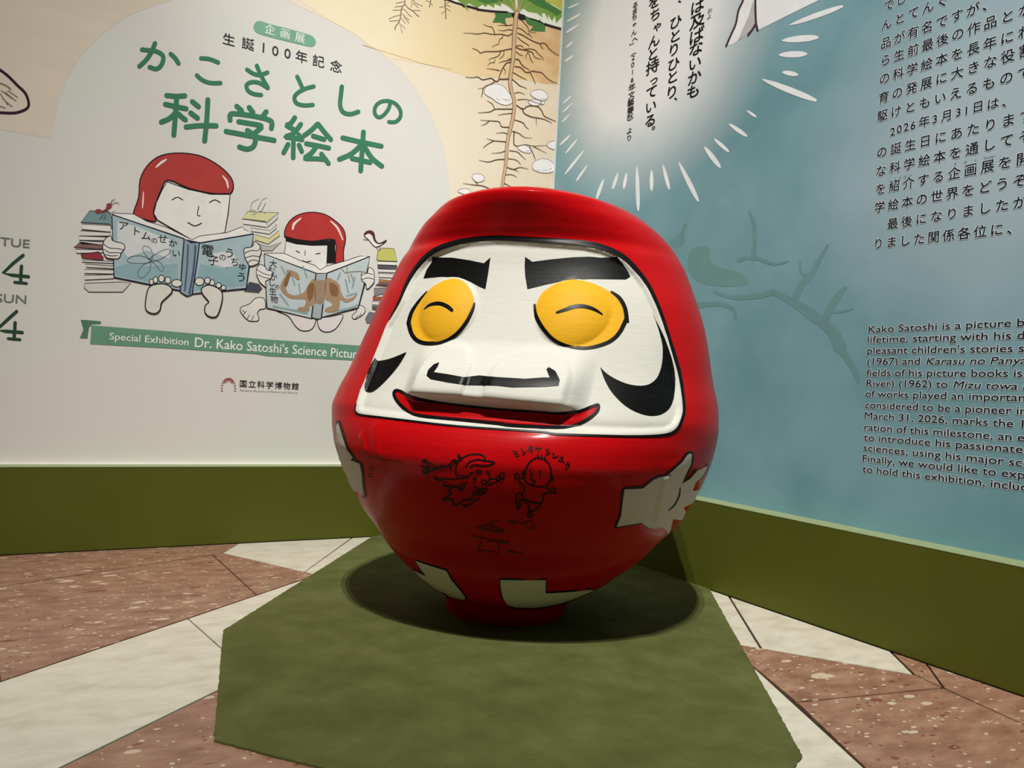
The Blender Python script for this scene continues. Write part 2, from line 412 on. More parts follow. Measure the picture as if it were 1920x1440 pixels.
# carpet mat under the doll
N = Nodes('green_felt'); v = N.coords((1, 1, 1)); vf = N.coords((1, 1, 1))
N.bump(N.noise(vf, 240, 4, 0.7), 0.9, 0.004)
nA = N.noise(v, 7, 5, 0.6); nB = N.noise(v, 160, 3, 0.7)
M_FELT = N.done(N.mix(N.math('MULTIPLY', nB, 0.5), N.ramp(nA, [(0.3, srgb('#595c32')), (0.5, srgb('#67693d')), (0.7, srgb('#747649'))]), srgb('#4c5426')), 0.95, 0.1)
matP = [(1.38, 3.612), (0.457, 2.369), (0.314, 1.656), (0.957, 0.879), (1.421, 1.094), (2.299, 2.246), (2.299, 3.612)]
random.seed(3); MP = []
for i in range(len(matP)):        # cut edge, slightly ragged
    a, b = Vector(matP[i]), Vector(matP[(i + 1) % len(matP)]); k = max(2, int((b - a).length / 0.012)); nrm = Vector((-(b - a).y, (b - a).x)).normalized()
    for s in range(k): MP.append(tuple(a.lerp(b, s / k) + nrm * (random.uniform(-0.0016, 0.0016) if s else 0)))
mb = MB(); fill(mb, [(x, y) for x, y in MP], lambda p: (p[0], p[1], 0.005)); nb = len(MP)
mb.add([(x, y, 0.0) for x, y in MP] + [(x, y, 0.005) for x, y in MP], [(i, (i + 1) % nb, nb + (i + 1) % nb, nb + i) for i in range(nb)])
felt = mb.build('felt_mat', M_FELT)
tag(felt, 'olive green felt mat with angled corners lying on the stone floor under the doll', 'mat')

# ------------------------------------------------------------------ the doll
CX, CY = 1.376, 2.277
MAT_TOP = 0.005
def pchip(x, xs, ys):
    xs = np.array(xs, float); ys = np.array(ys, float); h = np.diff(xs); d = np.diff(ys) / h
    mm = np.zeros(len(xs)); mm[0] = d[0]; mm[-1] = d[-1]
    for i in range(1, len(xs) - 1):
        if d[i - 1] * d[i] > 0:
            w1 = 2 * h[i] + h[i - 1]; w2 = h[i] + 2 * h[i - 1]; mm[i] = (w1 + w2) / (w1 / d[i - 1] + w2 / d[i])
    x = np.asarray(x, float); i = np.clip(np.searchsorted(xs, x) - 1, 0, len(xs) - 2); t = (x - xs[i]) / h[i]
    return (2*t**3 - 3*t**2 + 1) * ys[i] + (t**3 - 2*t**2 + t) * h[i] * mm[i] + (-2*t**3 + 3*t**2) * ys[i+1] + (t**3 - t**2) * h[i] * mm[i+1]
# height, half width, depth in front, depth behind, squareness
PROFILE = [(0, 0.2, 0.2, 0.2, 2),
    (0.02, 0.205, 0.205, 0.205, 2),
    (0.05, 0.214, 0.214, 0.214, 2),
    (0.075, 0.245, 0.245, 0.245, 2),
    (0.104, 0.298, 0.3, 0.3, 2),
    (0.17, 0.378, 0.38, 0.38, 2),
    (0.23, 0.44, 0.44, 0.44, 2),
    (0.285, 0.485, 0.465, 0.485, 2),
    (0.346, 0.537, 0.515, 0.53, 2),
    (0.4, 0.567, 0.558, 0.56, 2.0),
    (0.46, 0.595, 0.600, 0.59, 2.02),
    (0.52, 0.617, 0.630, 0.6, 2.08),
    (0.56, 0.627, 0.642, 0.61, 2.15),
    (0.59, 0.632, 0.638, 0.615, 2.2),
    (0.61, 0.635, 0.631, 0.617, 2.25),
    (0.63, 0.637, 0.621, 0.62, 2.3),
    (0.655, 0.638, 0.603, 0.62, 2.4),
    (0.69, 0.634, 0.59, 0.615, 2.5),
    (0.73, 0.627, 0.568, 0.61, 2.5),
    (0.8, 0.604, 0.535, 0.59, 2.5),
    (0.92, 0.571, 0.485, 0.56, 2.55),
    (1.02, 0.54, 0.448, 0.53, 2.6),
    (1.125, 0.5, 0.418, 0.49, 2.45),
    (1.18, 0.477, 0.408, 0.465, 2.35),
    (1.205, 0.462, 0.398, 0.45, 2.3),
    (1.24, 0.44, 0.414, 0.43, 2.25),
    (1.28, 0.405, 0.437, 0.395, 2.2),
    (1.31, 0.37, 0.454, 0.36, 2.1),
    (1.330, 0.338, 0.459, 0.32, 2.1),
    (1.346, 0.298, 0.438, 0.28, 2.05),
    (1.363, 0.25, 0.375, 0.23, 2),
    (1.376, 0.17, 0.26, 0.155, 2),
    (1.387, 0.0, 0.0, 0.0, 2)]
PZ = [p[0] for p in PROFILE]; TOPZ = PZ[-1]
def lean(z): return pchip(z, [0, .1, .3, .65, .8, 1.0, 1.3, 1.5], [-.012, .0, .017, .031, .045, .060, .056, .04])
def smooth01(t): t = np.clip(t, 0, 1); return t * t * (3 - 2 * t)
yaw = math.radians(45.0)
FWD = np.array([-math.sin(yaw), -math.cos(yaw)]); RT = np.array([math.cos(yaw), -math.sin(yaw)])
def doll_local(TH, ZZ):
    A, Fr, Bk, n = [pchip(ZZ, PZ, [p[i] for p in PROFILE]) for i in (1, 2, 3, 4)]
    s, c = np.sin(TH), np.cos(TH); n = np.where(c > 0, n, 2 + (n - 2) * 0.3)
    return A * np.sign(s) * np.abs(s) ** (2 / n), np.where(c > 0, Fr, Bk) * np.sign(c) * np.abs(c) ** (2 / n)
def to_world(x, y, z):
    x = x + lean(z)
    return np.stack([CX + RT[0] * x + FWD[0] * y, CY + RT[1] * x + FWD[1] * y, z + MAT_TOP * (1 - z / TOPZ)], -1)
def to_px(P):
    c = (P - np.array([0, 0, CAM_H])) @ RW.T; return np.stack([960 + F_PX * c[..., 0] / -c[..., 2], 720 - F_PX * c[..., 1] / -c[..., 2]], -1)

# chart: photograph point -> (sideways, height) on the bare doll, so that reliefs can be placed in the doll's own coordinates
_th = np.linspace(-1.62, 1.62, 900); _z = np.linspace(0.02, TOPZ - 0.002, 900); _T, _Z = np.meshgrid(_th, _z)
_x, _y = doll_local(_T, _Z); _P = to_world(_x, _y, _Z); _px = to_px(_P)
_du = np.gradient(_P, axis=1); _dv = np.gradient(_P, axis=0); _nn = np.cross(_du, _dv)
_vis = (_nn * (_P - np.array([0, 0, CAM_H]))).sum(-1)
_vis = _vis < 0 if (_vis[450, 450] < 0) else _vis > 0
def chart(p):
    d = ((_px - np.array(p)) ** 2).sum(-1) + np.where(_vis, 0, 1e6); k = d.argmin()
    return float(_x.ravel()[k]), float(_Z.ravel()[k])

FACE = Z(620, 340, 4.8, [1920,530, 1500,508, 1250,527, 1100,560, 960,612, 860,680, 780,770, 720,860, 670,960, 630,1060, 585,1150, 530,1250]) + \
       Z(620, 580, 4.8, [500,150, 430,330, 385,440, 345,550, 308,640, 268,730, 232,850, 225,910, 262,945, 420,968, 700,1003, 1050,1045, 1400,1073, 1900,1105]) + \
       Z(960, 580, 4.8, [400,1125, 800,1138, 1150,1142, 1380,1128, 1480,1080, 1530,980, 1545,880, 1525,700, 1500,560, 1450,385, 1400,220]) + \
       Z(960, 340, 4.8, [1395,1360, 1350,1220, 1290,1070, 1220,930, 1130,810, 1030,705, 930,640, 800,590, 650,558, 400,537])
FACE_C = np.array([chart(p) for p in FACE])

NTH1, NTH2, NZ = 640, 160, 620
th = np.concatenate([np.linspace(-1.9, 1.9, NTH1), np.linspace(1.9, 2 * math.pi - 1.9, NTH2 + 2)[1:-1]])
zz = np.concatenate([np.linspace(0, 0.12, 40, endpoint=False), np.linspace(0.12, 1.33, NZ - 120, endpoint=False), TOPZ - (TOPZ - 1.33) * (1 - np.linspace(0, 1, 80)) ** 2])
TH, ZZ = np.meshgrid(th, zz); X, Y = doll_local(TH, ZZ)
front = smooth01((Y + 0.02) / 0.12)
def bump2(x, z, cx, cz, rx, rz, h, p=0.8):
    r2 = ((x - cx) / rx) ** 2 + ((z - cz) / rz) ** 2
    return h * np.clip(1 - r2, 0, 1) ** p
G = np.stack([X.ravel(), ZZ.ravel()], 1)
sd = np.where((Y.ravel() > -0.02), signed_dist(G, FACE_C), -1).reshape(X.shape)
D = -0.016 * smooth01((sd - 0.004) / 0.020) * front
# muzzle: a wedge that swells downwards and ends in a lip over the mouth, with two rounded lobes on it
lipz = 0.737 - 0.010 * np.clip((X - 0.02) / 0.25, -0.3, 1)
wx = smooth01((0.272 - np.abs(X - 0.015)) / 0.065)
rise = smooth01((0.900 - ZZ) / (0.900 - 0.760)); drop = smooth01((ZZ - (lipz - 0.036)) / 0.034)
D += 0.055 * wx * rise * drop * (Y > 0)
def lobe(x0, x1, z1, h):
    cx, rx = (x0 + x1) / 2, (x1 - x0) / 2
    u = np.clip(np.abs((X - cx) / rx), 0, 1.5); top = z1 - 0.085 * u ** 3
    return h * smooth01((1 - u) / 0.16) * smooth01((top - ZZ) / 0.022) * smooth01((ZZ - (lipz - 0.02)) / 0.03) * (Y > 0)
D += lobe(-0.215, -0.045, 0.888, 0.011) + lobe(0.0, 0.235, 0.884, 0.012)
# eyeballs under the painted eyes
D += (bump2(X, ZZ, -0.183, 0.985, 0.094, 0.100, 0.028) + bump2(X, ZZ, 0.188, 0.985, 0.104, 0.100, 0.026)) * (Y > 0)
# soft folds where the arms lie under the robe, knuckle ridges
def ridge(p0, p1, w, h):
    a, b = np.array(chart(p0)), np.array(chart(p1)); d = b - a
    t = np.clip(((X - a[0]) * d[0] + (ZZ - a[1]) * d[1]) / (d @ d), 0, 1)
    q = (X - a[0] - t * d[0]) ** 2 + (ZZ - a[1] - t * d[1]) ** 2
    return h * np.exp(-q / w ** 2) * (Y > 0)
D += ridge((1250, 898), (1234, 972), 0.011, 0.012) + ridge((1262, 880), (1290, 858), 0.02, 0.005)
D += ridge((678, 818), (684, 842), 0.010, 0.006) + ridge((704, 800), (708, 850), 0.016, 0.004)
lump = 0.0012 * (np.sin(9 * X + 3) * np.sin(11 * ZZ + 1) + 0.7 * np.sin(23 * X + 1) * np.sin(19 * ZZ + 2 * Y * 9))
# relief moves along the facing direction on the front, lumps along the radius
Yr = Y + D; k = 1 + lump * smooth01(ZZ / 0.1) / np.maximum(0.05, np.hypot(X, Y)); P = to_world(X * k, Yr * k, ZZ)
nt, nz = len(th), len(zz)
verts = P.reshape(-1, 3)
i = np.arange(nz - 1)[:, None] * nt; j = np.arange(nt)[None, :]; j2 = (j + 1) % nt
quads = np.stack([i + j, i + j2, i + nt + j2, i + nt + j], -1).reshape(-1, 4)
doll = empty('daruma_doll', (CX, CY, MAT_TOP))
tag(doll, 'large red round doll with white face, yellow eyes and black brows on the green mat', 'doll')
ORG = np.array([CX, CY, MAT_TOP])
def np_mesh(name, V, Q, mat, parent):
    me = bpy.data.meshes.new(name); me.vertices.add(len(V)); me.vertices.foreach_set('co', (V - ORG).astype(np.float32).ravel())
    me.loops.add(Q.size); me.loops.foreach_set('vertex_index', Q.astype(np.int32).ravel())
    me.polygons.add(len(Q)); me.polygons.foreach_set('loop_start', np.arange(0, Q.size, Q.shape[1], dtype=np.int32))
    me.polygons.foreach_set('use_smooth', np.ones(len(Q), bool)); me.update(calc_edges=True); me.validate()
    me.materials.append(mat); o = bpy.data.objects.new(name, me); COL.objects.link(o); o.parent = parent; return o
M_REDP = paint('red_lacquer', '#bc0d12', 0.32, 0.07, 0.25, 0.10, spec=0.07)
M_WHITEP = paint('white_gesso', '#d8d6cc', 0.6, 0.03, 0.35, 0.0, spec=0.15)
M_BLACKP = paint('black_paint', '#0b0b0b', 0.4, 0.3, 0.2, 0.0, spec=0.2)
M_YELLOW = paint('yellow_paint', '#eaaf24', 0.55, 0.05, 0.35, 0.0, spec=0.15)
M_LIP = paint('mouth_red', '#bb090e', 0.30, 0.06, 0.2, 0.0, spec=0.2)
M_MARKER = paint('marker_ink', '#1c0506', 0.5, 0.2, 0.0)
M_FADED = paint('faded_marker_ink', '#5c0709', 0.5, 0.2, 0.0)
body = np_mesh('body', verts, quads, M_REDP, doll)
bpy.context.view_layer.update()
MINV = body.matrix_world.inverted()
def hit(p, off):
    q = p
    for it in range(40):
        d = ray(*q).normalized(); ok, loc, nor, idx = body.ray_cast(MINV @ EYE, d)
        if ok and nor.dot(d) < -0.02: return loc + nor * off
        k = 0.03 if it else 0.008
        q = (q[0] + (986 - q[0]) * k, q[1] + (790 - q[1]) * k * (0.3 if it < 12 else 1))
    return Vector((0, 0, 0))
def on(layer): return lambda p: hit(p, 0.0007 * layer)
def patch(name, P, mat, layer, parent=None, grid=5.0, smooth=False, sub=3):
    mb = MB(); fill(mb, P, on(layer), grid, sub, smooth); return mb.build(name, mat, parent or doll, True)
def stroke(name, P, w, mat, layer, parent=None, taper=None, closed=False, sub=4, cap=True):
    mb = MB(); ribbon(mb, P, w, on(layer), closed, sub, cap, taper); return mb.build(name, mat, parent or doll, True)

face = patch('face', FACE, M_WHITEP, 2, grid=3.0)
# dark outline of the face: everywhere but along the left cheek
rimA = FACE[1:9]; 
top_line = FACE[::-1]; n0 = len(FACE)
seg = [FACE[k % n0] for k in range(18, n0)] + FACE[:12]
mb = MB()
ribbon(mb, smooth_line(seg, 3), 5.0, on(3.5), sub=1, smooth=False,
       taper=[.5,.5,.6,.7,.7,.7,.7,.8,.8,1.0,1.1,1.1,1.1,1.3,1.3,1.1,1.2,1.3,1.4,1.6,1.7,1.8,1.9,2.0,2.0,1.9,1.9,1.8,1.7,1.5,1.3,1.0,.8,.3])
mb.build('face_outline', M_BLACKP, face, True)

eyes = {}
EYE_L = Z(620, 340, 4.8, [1130,880, 1220,925, 1280,1030, 1288,1110, 1235,1250, 1150,1350, 1050,1420]) + Z(620, 580, 4.8, [900,305, 830,295, 757,232, 712,130, 712,60]) + Z(620, 340, 4.8, [730,1200, 785,1095, 860,1010, 950,935, 1045,890])
EYE_R = Z(960, 340, 4.8, [580,890, 750,930, 900,1010, 985,1100, 1018,1230, 1006,1340]) + Z(960, 580, 4.8, [940,245, 860,310, 700,355, 560,340, 420,285, 310,200, 245,90, 215,0]) + Z(960, 340, 4.8, [222,1110, 270,1010, 380,935, 480,900])
eyeL = patch('eye', EYE_L, M_YELLOW, 3.5, grid=4.0, smooth=True)
eyeR = patch('eye', EYE_R, M_YELLOW, 3.5, grid=4.0, smooth=True)
stroke('eye_outline', Z(620, 340, 4.8, [872,993, 800,1080, 735,1180, 706,1280]) + Z(620, 580, 4.8, [708,130, 735,225, 795,290, 900,312, 1020,292, 1130,225, 1215,125, 1270,20]) + Z(620, 340, 4.8, [1292,1103]), 6.6, M_BLACKP, 5, eyeL, [.25,.7,1,1.2,1.25,1.15,1.1,1.1,1,1,1,.9,.5])
stroke('eye_outline', Z(960, 340, 4.8, [892,998, 965,1055, 1015,1150, 1030,1270]) + Z(960, 580, 4.8, [1022,100, 965,210, 880,290, 740,340, 620,352, 500,330, 380,275, 285,175, 222,60]) + Z(960, 340, 4.8, [205,1118]), 7.0, M_BLACKP, 5, eyeR, [.5,1,1.1,1.2,1.2,1.1,1,.9,.8,.8,.85,.9,1,.95,.7])
stroke('pupil_line', Z(620, 340, 4.8, [848,1155, 900,1115, 980,1103, 1050,1128, 1092,1162]), 7.4, M_BLACKP, 5, eyeL, [.15,.6,.9,1,1,.9])
stroke('pupil_line', Z(960, 340, 4.8, [405,1185, 480,1160, 560,1132, 650,1130, 740,1158, 808,1200]), 7.6, M_BLACKP, 5, eyeR, [.5,.8,1,1,.9,.7,.3])
BROW_L = Z(620, 340, 4.8, [915,675, 980,688, 1100,690, 1250,712, 1380,740, 1440,688, 1420,830, 1395,972, 1340,950, 1260,905, 1150,868, 1000,860, 840,876, 868,800, 915,730])
BROW_R = Z(960, 340, 4.8, [120,682, 185,727, 350,705, 550,686, 700,681, 810,691, 940,673, 1000,740, 1050,820, 1062,862, 1020,885, 700,880, 500,890, 330,925, 140,972, 120,850, 115,760])
patch('eyebrow', BROW_L, M_BLACKP, 4); patch('eyebrow', BROW_R, M_BLACKP, 4)
patch('cheek_whisker', cornered(Z(620, 580, 4.8, [690,388, 620,505, 520,625, 430,712, 370,747, 310,735, 305,690, 350,550, 400,440, 430,468, 520,455, 600,427]), [0, 6, 8], 3), M_BLACKP, 6, grid=3.0)
patch('cheek_whisker', cornered(Z(960, 580, 4.8, [1258,32, 1340,180, 1400,330, 1455,520, 1470,680, 1435,850, 1370,930, 1270,960, 1150,940, 1020,872, 900,752, 830,630, 793,522, 850,580, 950,640, 1060,680, 1170,690, 1250,665, 1310,600, 1345,480, 1350,330, 1320,180]), [0, 12], 3), M_BLACKP, 4)
patch('moustache', Z(620, 580, 4.8, [980,482, 965,520, 930,570, 1060,590, 1200,615, 1340,600, 1500,615, 1750,630, 1920,618]) + Z(960, 580, 4.8, [340,620, 310,545, 330,525, 390,560, 430,640, 420,690, 300,700, 0,705]) + Z(620, 580, 4.8, [1500,690, 1220,685, 1050,660, 900,632, 865,600, 880,550, 930,500]), M_BLACKP, 4)
MOUTH = Z(620, 580, 4.8, [590,735, 640,745, 720,780, 900,825, 1300,880, 1900,925]) + Z(960, 580, 4.8, [400,935, 600,915, 730,875, 775,865, 765,920, 690,985, 560,1045, 400,1068, 0,1050]) + Z(620, 580, 4.8, [1500,1033, 1100,993, 800,962, 690,912, 608,835, 575,770])
mouth = patch('mouth', MOUTH, M_LIP, 3.5, grid=4.0)
stroke('mouth_outline', MOUTH, 6.0, M_BLACKP, 5, mouth, closed=True, sub=3)

# white hands and feet painted round the sides and the bottom
HAND_R = Z(960, 820, 4.8, [1010,465, 1170,458, 1200,438, 1270,380, 1330,355, 1385,350, 1470,272, 1530,220, 1570,160, 1597,142, 1615,155, 1605,240, 1560,330, 1525,415, 1600,370, 1660,300, 1755,250, 1740,300, 1700,360, 1650,400, 1620,480, 1690,465, 1665,540, 1640,580, 1540,630, 1570,680, 1520,745, 1445,732, 1430,800, 1405,870, 1390,840, 1350,803, 1280,822, 1220,808, 1160,765, 940,800, 980,700, 995,560])
h = patch('painted_hand', HAND_R, M_WHITEP, 3, grid=4.0)
stroke('finger_line', Z(960, 820, 4.8, [1507,448, 1500,515, 1460,600, 1405,652]), 2.6, M_BLACKP, 4.5, h, [.6,1,1.1,1])
stroke('hand_outline', HAND_R[-3:] + HAND_R[:16] , 8.0, M_BLACKP, 2, h, sub=2)
stroke('hand_outline', HAND_R[16:19], 4.5, M_BLACKP, 2, h, sub=2); stroke('hand_outline', HAND_R[33:41], 5, M_BLACKP, 2, h, sub=2)
HAND_L = Z(620, 580, 4.8, [72,1018, 92,1080, 120,1170, 150,1260, 205,1335]) + Z(620, 820, 4.8, [180,200, 265,235, 283,320, 290,420, 305,527, 235,480, 200,490, 160,430, 108,320, 80,190, 62,60]) + [(631, 800)]
h = patch('painted_hand', HAND_L, M_WHITEP, 3, grid=3.0)
stroke('hand_outline', HAND_L[:10], 8.0, M_BLACKP, 2, h, sub=2)
FOOT_L = Z(700, 980, 3, [240,213, 330,243, 412,268, 440,320, 482,370, 520,420, 508,432, 430,415, 350,368, 270,310, 222,262, 250,276, 300,300, 270,262])
FOOT_R = Z(700, 980, 3, [715,318, 800,321, 970,320, 968,394, 1000,394, 1120,386, 1228,374, 1238,380, 1150,418, 1060,450, 980,468, 900,477, 800,474, 755,460, 730,420, 717,370])
f1 = patch('painted_sleeve', FOOT_L, M_WHITEP, 3, grid=4.0); stroke('sleeve_outline', FOOT_L, 6.0, M_BLACKP, 2, f1, closed=True, sub=1)
f2 = patch('painted_sleeve', FOOT_R, M_WHITEP, 3, grid=4.0); stroke('sleeve_outline', FOOT_R, 6.0, M_BLACKP, 2, f2, closed=True, sub=1)

# marker drawings and signatures on the belly (loose doodles)
def marker(name, lines, mat=M_MARKER, w=3.1, o=(760, 820, 5.647)):
    mb = MB()
    for q, L in enumerate(lines):
        ww = w
        if isinstance(L[0], str): ww = float(L[0]); L = L[1:]
        ribbon(mb, Z(*o, L), ww, on(1.5 + 0.06 * q), sub=3)
    return mb.build(name, mat, doll, True)
marker('baby_doodle', [
    ['3.2',1390,215, 1320,260, 1270,350, 1265,430, 1300,490, 1400,520, 1480,520, 1530,450, 1545,370, 1520,280, 1460,225, 1390,215],
    [1255,350, 1240,375, 1258,400], [1548,400, 1570,430, 1550,455],
    [1400,190, 1410,225], [1440,195, 1445,230], [1480,205, 1480,240],
    [1320,330, 1324,338], [1425,355, 1428,378], [1340,375, 1328,395, 1345,412], ['3.5',1320,440, 1350,455, 1372,462, 1360,480],
    [1240,440, 1200,420, 1195,390, 1165,385, 1160,425, 1190,440, 1210,430], [1205,450, 1235,505, 1262,545, 1240,600],
    [1500,535, 1540,560, 1560,530, 1590,555, 1580,590, 1540,580, 1470,600, 1455,620],
    [1240,600, 1180,600, 1170,680, 1195,700, 1215,655, 1300,710, 1310,760],
    [1195,700, 1175,745, 1205,750, 1220,705], [1240,600, 1260,650, 1340,685, 1440,690, 1462,620],
    [1440,690, 1400,750, 1325,785], [1325,785, 1290,820, 1320,840, 1345,815, 1325,785, 1300,770]])
marker('cap_child_doodle', [
    ['3',540,290, 590,230, 680,185, 790,180, 845,215, 830,250], [640,310, 680,260, 760,235, 830,245, 940,262, 920,285, 830,300, 740,290, 690,310],
    ['3',540,290, 530,360, 560,400, 620,410, 680,400], [760,350, 800,352, 795,378, 755,375, 762,350], [860,350, 885,380, 893,440, 850,500],
    ['4',690,380, 720,375], [720,430, 745,425, 750,440, 725,445, 720,430], [810,455, 850,455, 860,485, 825,498, 808,470],
    ['5',310,420, 340,445, 390,450], [390,430, 500,445, 600,430, 660,430], [400,510, 500,520, 590,520], [400,510, 420,470],
    [900,440, 960,435, 1035,375, 1040,430, 960,470, 890,510], [960,435, 985,470], [1000,400, 1010,440],
    [730,520, 790,545, 860,545, 820,600, 720,600, 740,560], [760,560, 780,585, 800,560, 825,580],
    [590,520, 640,480, 600,560, 560,540], [500,530, 460,560, 480,600, 390,660, 490,655, 510,700, 560,710, 610,670, 700,655, 730,610],
    [610,710, 650,730, 700,700, 780,650]])
marker('scrawled_signature', [
    ['3',180,240, 240,265, 300,290], ['3',170,300, 230,330, 210,390, 190,340, 260,320], [240,300, 250,380], [280,350, 330,300, 340,340, 380,290, 390,330],
    ['3',200,260, 220,230], [390,320, 420,290, 430,320, 470,280, 480,330], [490,320, 490,250, 540,240, 510,280], [540,270, 570,230, 555,180, 590,215, 600,240], [190,370, 290,350, 330,330]])
marker('katakana_signature', [
    # yo shi ta ke shi n su ke
    [1140,150, 1175,150, 1190,195, 1170,205], [1150,175, 1182,170], [1170,205, 1205,195],
    [1225,120, 1240,130], [1240,150, 1255,158], [1240,185, 1262,175, 1280,140],
    [1315,100, 1305,140], [1310,108, 1350,102, 1345,140, 1325,155], [1318,125, 1338,130],
    [1385,100, 1378,135], [1382,118, 1440,115], [1415,118, 1405,150],
    [1490,125, 1515,130], [1495,150, 1515,152], [1490,178, 1510,178, 1530,160],
    [1560,170, 1575,180], [1560,210, 1595,208, 1610,195],
    [1640,210, 1670,212, 1650,250, 1620,240], [1650,235, 1680,262],
    [1720,262, 1700,290], [1712,275, 1740,285], [1735,282, 1725,310, 1690,322]], w=2.1)
marker('faded_doodle', [
    ['4',775,950, 850,930, 940,950, 1030,985, 1020,1000, 930,990, 840,970, 775,950], [890,925, 920,890, 985,885], [930,900, 935,940],
    [715,1040, 800,1060, 930,1085, 1080,1100], ['4',1050,1105, 1090,1115], [810,1080, 790,1150, 765,1200, 830,1195, 900,1205, 980,1225], [980,1110, 990,1170, 1000,1225],
    [1080,1200, 1150,1215, 1230,1235], [870,1100, 950,1100, 1050,1120]], M_FADED, 2.2)
marker('faded_signature', [
    ['3',1100,885, 1170,890, 1150,920, 1120,905], [1180,890, 1230,905, 1250,930], [1250,900, 1340,880], [1290,905, 1270,950, 1310,965], [1330,930, 1365,935, 1355,965, 1320,960]], M_FADED, 2.2)
marker('faded_notes', [
    [345,185, 400,180, 480,205, 600,215, 650,232], [335,270, 380,265, 385,300, 345,300], [350,285, 375,285], [330,335, 385,330], [355,320, 340,365], [345,360, 385,355]], M_FADED, 1.6, (620, 820, 4.8))

# ------------------------------------------------------------------ print on the left wall
def wl(layer): return lambda p: wallmap(WL, p, layer)
def wr(layer): return lambda p: wallmap(WR, p, layer)
def wfill(T, name, polys, hexcol, layer, smooth=False, parent=None, var=0.05):
    mb = MB()
    for q, P in enumerate(polys): fill(mb, P, (lambda p: wallmap(T, p, layer + 0.05 * q)), 0, 3, smooth)
    return mb.build(name, ink(hexcol, var), parent or (wall_left if T is WL else wall_right))
def wlines(T, name, lines, w, hexcol, layer, closed=False, taper=None, sub=4, parent=None, smooth=True, cap=True):
    mb = MB()
    for q, L in enumerate(lines):      # each stroke lies a hair above the one before, so crossings never coincide
        ww = w; lay = layer + 0.9 * q / max(12, len(lines))
        if isinstance(L[0], str): ww = float(L[0]); L = L[1:]
        P = L if isinstance(L[0], tuple) else pts(*L)
        ribbon(mb, P, ww, (lambda p: wallmap(T, p, lay)), closed, sub, cap, taper, smooth, T.out * 0.00006)
    return mb.build(name, ink(hexcol), parent or (wall_left if T is WL else wall_right))
def zl(o, lines):
    """lines in zoomed coordinates -> px lines, keeping an optional leading width"""
    out = []
    for L in lines:
        out.append(([L[0]] if isinstance(L[0], str) else []) + Z(*o, L[1:] if isinstance(L[0], str) else L))
    return out

# soil picture behind the white arch
N = Nodes('soil_watercolour'); v = N.coords((1, 1, 1)); vs = N.coords((1, 1, 3.2))
tc = N.n('ShaderNodeTexCoord'); sep = N.n('ShaderNodeSeparateXYZ'); N.l(tc.outputs['Object'], sep.inputs[0])
xr = N.math('MULTIPLY', N.math('ADD', sep.outputs[0], 0.3), 1 / 2.6, True)
c = N.ramp(xr, [(0.0, srgb('#e4d7c8')), (0.25, srgb('#e0d3bd')), (0.55, srgb('#efe4d0')), (0.80, srgb('#ece0cb')), (1.0, srgb('#e9d6bb'))])
nf = N.noise(vs, 3.2, 5, 0.6)
c = N.mix(N.math('MULTIPLY', N.ramp(nf, [(0.42, (0, 0, 0, 1)), (0.7, (1, 1, 1, 1))]), 0.55), c, srgb('#efe0cc'))
M_SOIL = N.done(c, 0.6, 0.2)
N = Nodes('ochre_soil_band'); vs = N.coords((1, 1, 3.0))
tc = N.n('ShaderNodeTexCoord'); sep = N.n('ShaderNodeSeparateXYZ'); N.l(tc.outputs['Object'], sep.inputs[0])
xr = N.math('MULTIPLY', N.math('SUBTRACT', sep.outputs[0], 1.35), 1 / 1.0, True)
c = N.ramp(xr, [(0.0, srgb('#f4e6c6')), (0.35, srgb('#eed8ab')), (0.65, srgb('#e8c998')), (1.0, srgb('#d8ab78'))])
M_OCHRE = N.done(N.mix(N.math('MULTIPLY', N.ramp(N.noise(vs, 4.5, 5, 0.65), [(0.4, (0, 0, 0, 1)), (0.7, (1, 1, 1, 1))]), 0.5), c, srgb('#f1ddb0')), 0.6, 0.2)
ARCH_L = pts(94,260, 101,225, 110,185, 125,147, 150,107, 190,65, 240,30, 295,8, 318,2, 360,-14, 430,-24, 490,-16, 540,1)
ARCH_R = pts(540,1, 580,21, 625,42, 665,65, 710,97, 750,130, 780,167, 810,220, 830,272, 840,325, 843,350, 844,374)
def usepoly(name, P, T, mat, layer, parent=None):
    mb = MB(); fill(mb, P, (lambda p: wallmap(T, p, layer))); return mb.build(name, mat, parent or (wall_left if T is WL else wall_right))
_zb = WL.uv(94, 260)[1]
mb = MB()
poly = [WL.uv(*p) for p in ARCH_L + ARCH_R[1:]]
# close the soil field along the line where the picture ends and the sheet's own edges
out = [(-2.9, _zb)] + [(poly[0][0], _zb)] + poly[1:-1] + [(poly[-1][0], _zb - 0.005), (RIGHT_X - 0.009, _zb - 0.005), (RIGHT_X - 0.009, 3.5), (-2.9, 3.5)]
fill(mb, out, lambda p: WL.at(p[0], p[1], 1)); mb.build('soil_picture', M_SOIL, wall_left)
OCH = pts(590,-200, 560,0, 625,42, 665,63, 690,84, 730,108, 770,116, 800,121, 830,129, 852,136, 872,142, 900,143, 940,146, 985,150, 1020,157, 1052,160, 1090,160, 1090,-200)
usepoly('ochre_soil', OCH, WL, M_OCHRE, 2)
wlines(WL, 'soil_contour', [[680,84, 730,100, 770,112, 800,121, 846,130]], 1.4, '#d8c08f', 3)

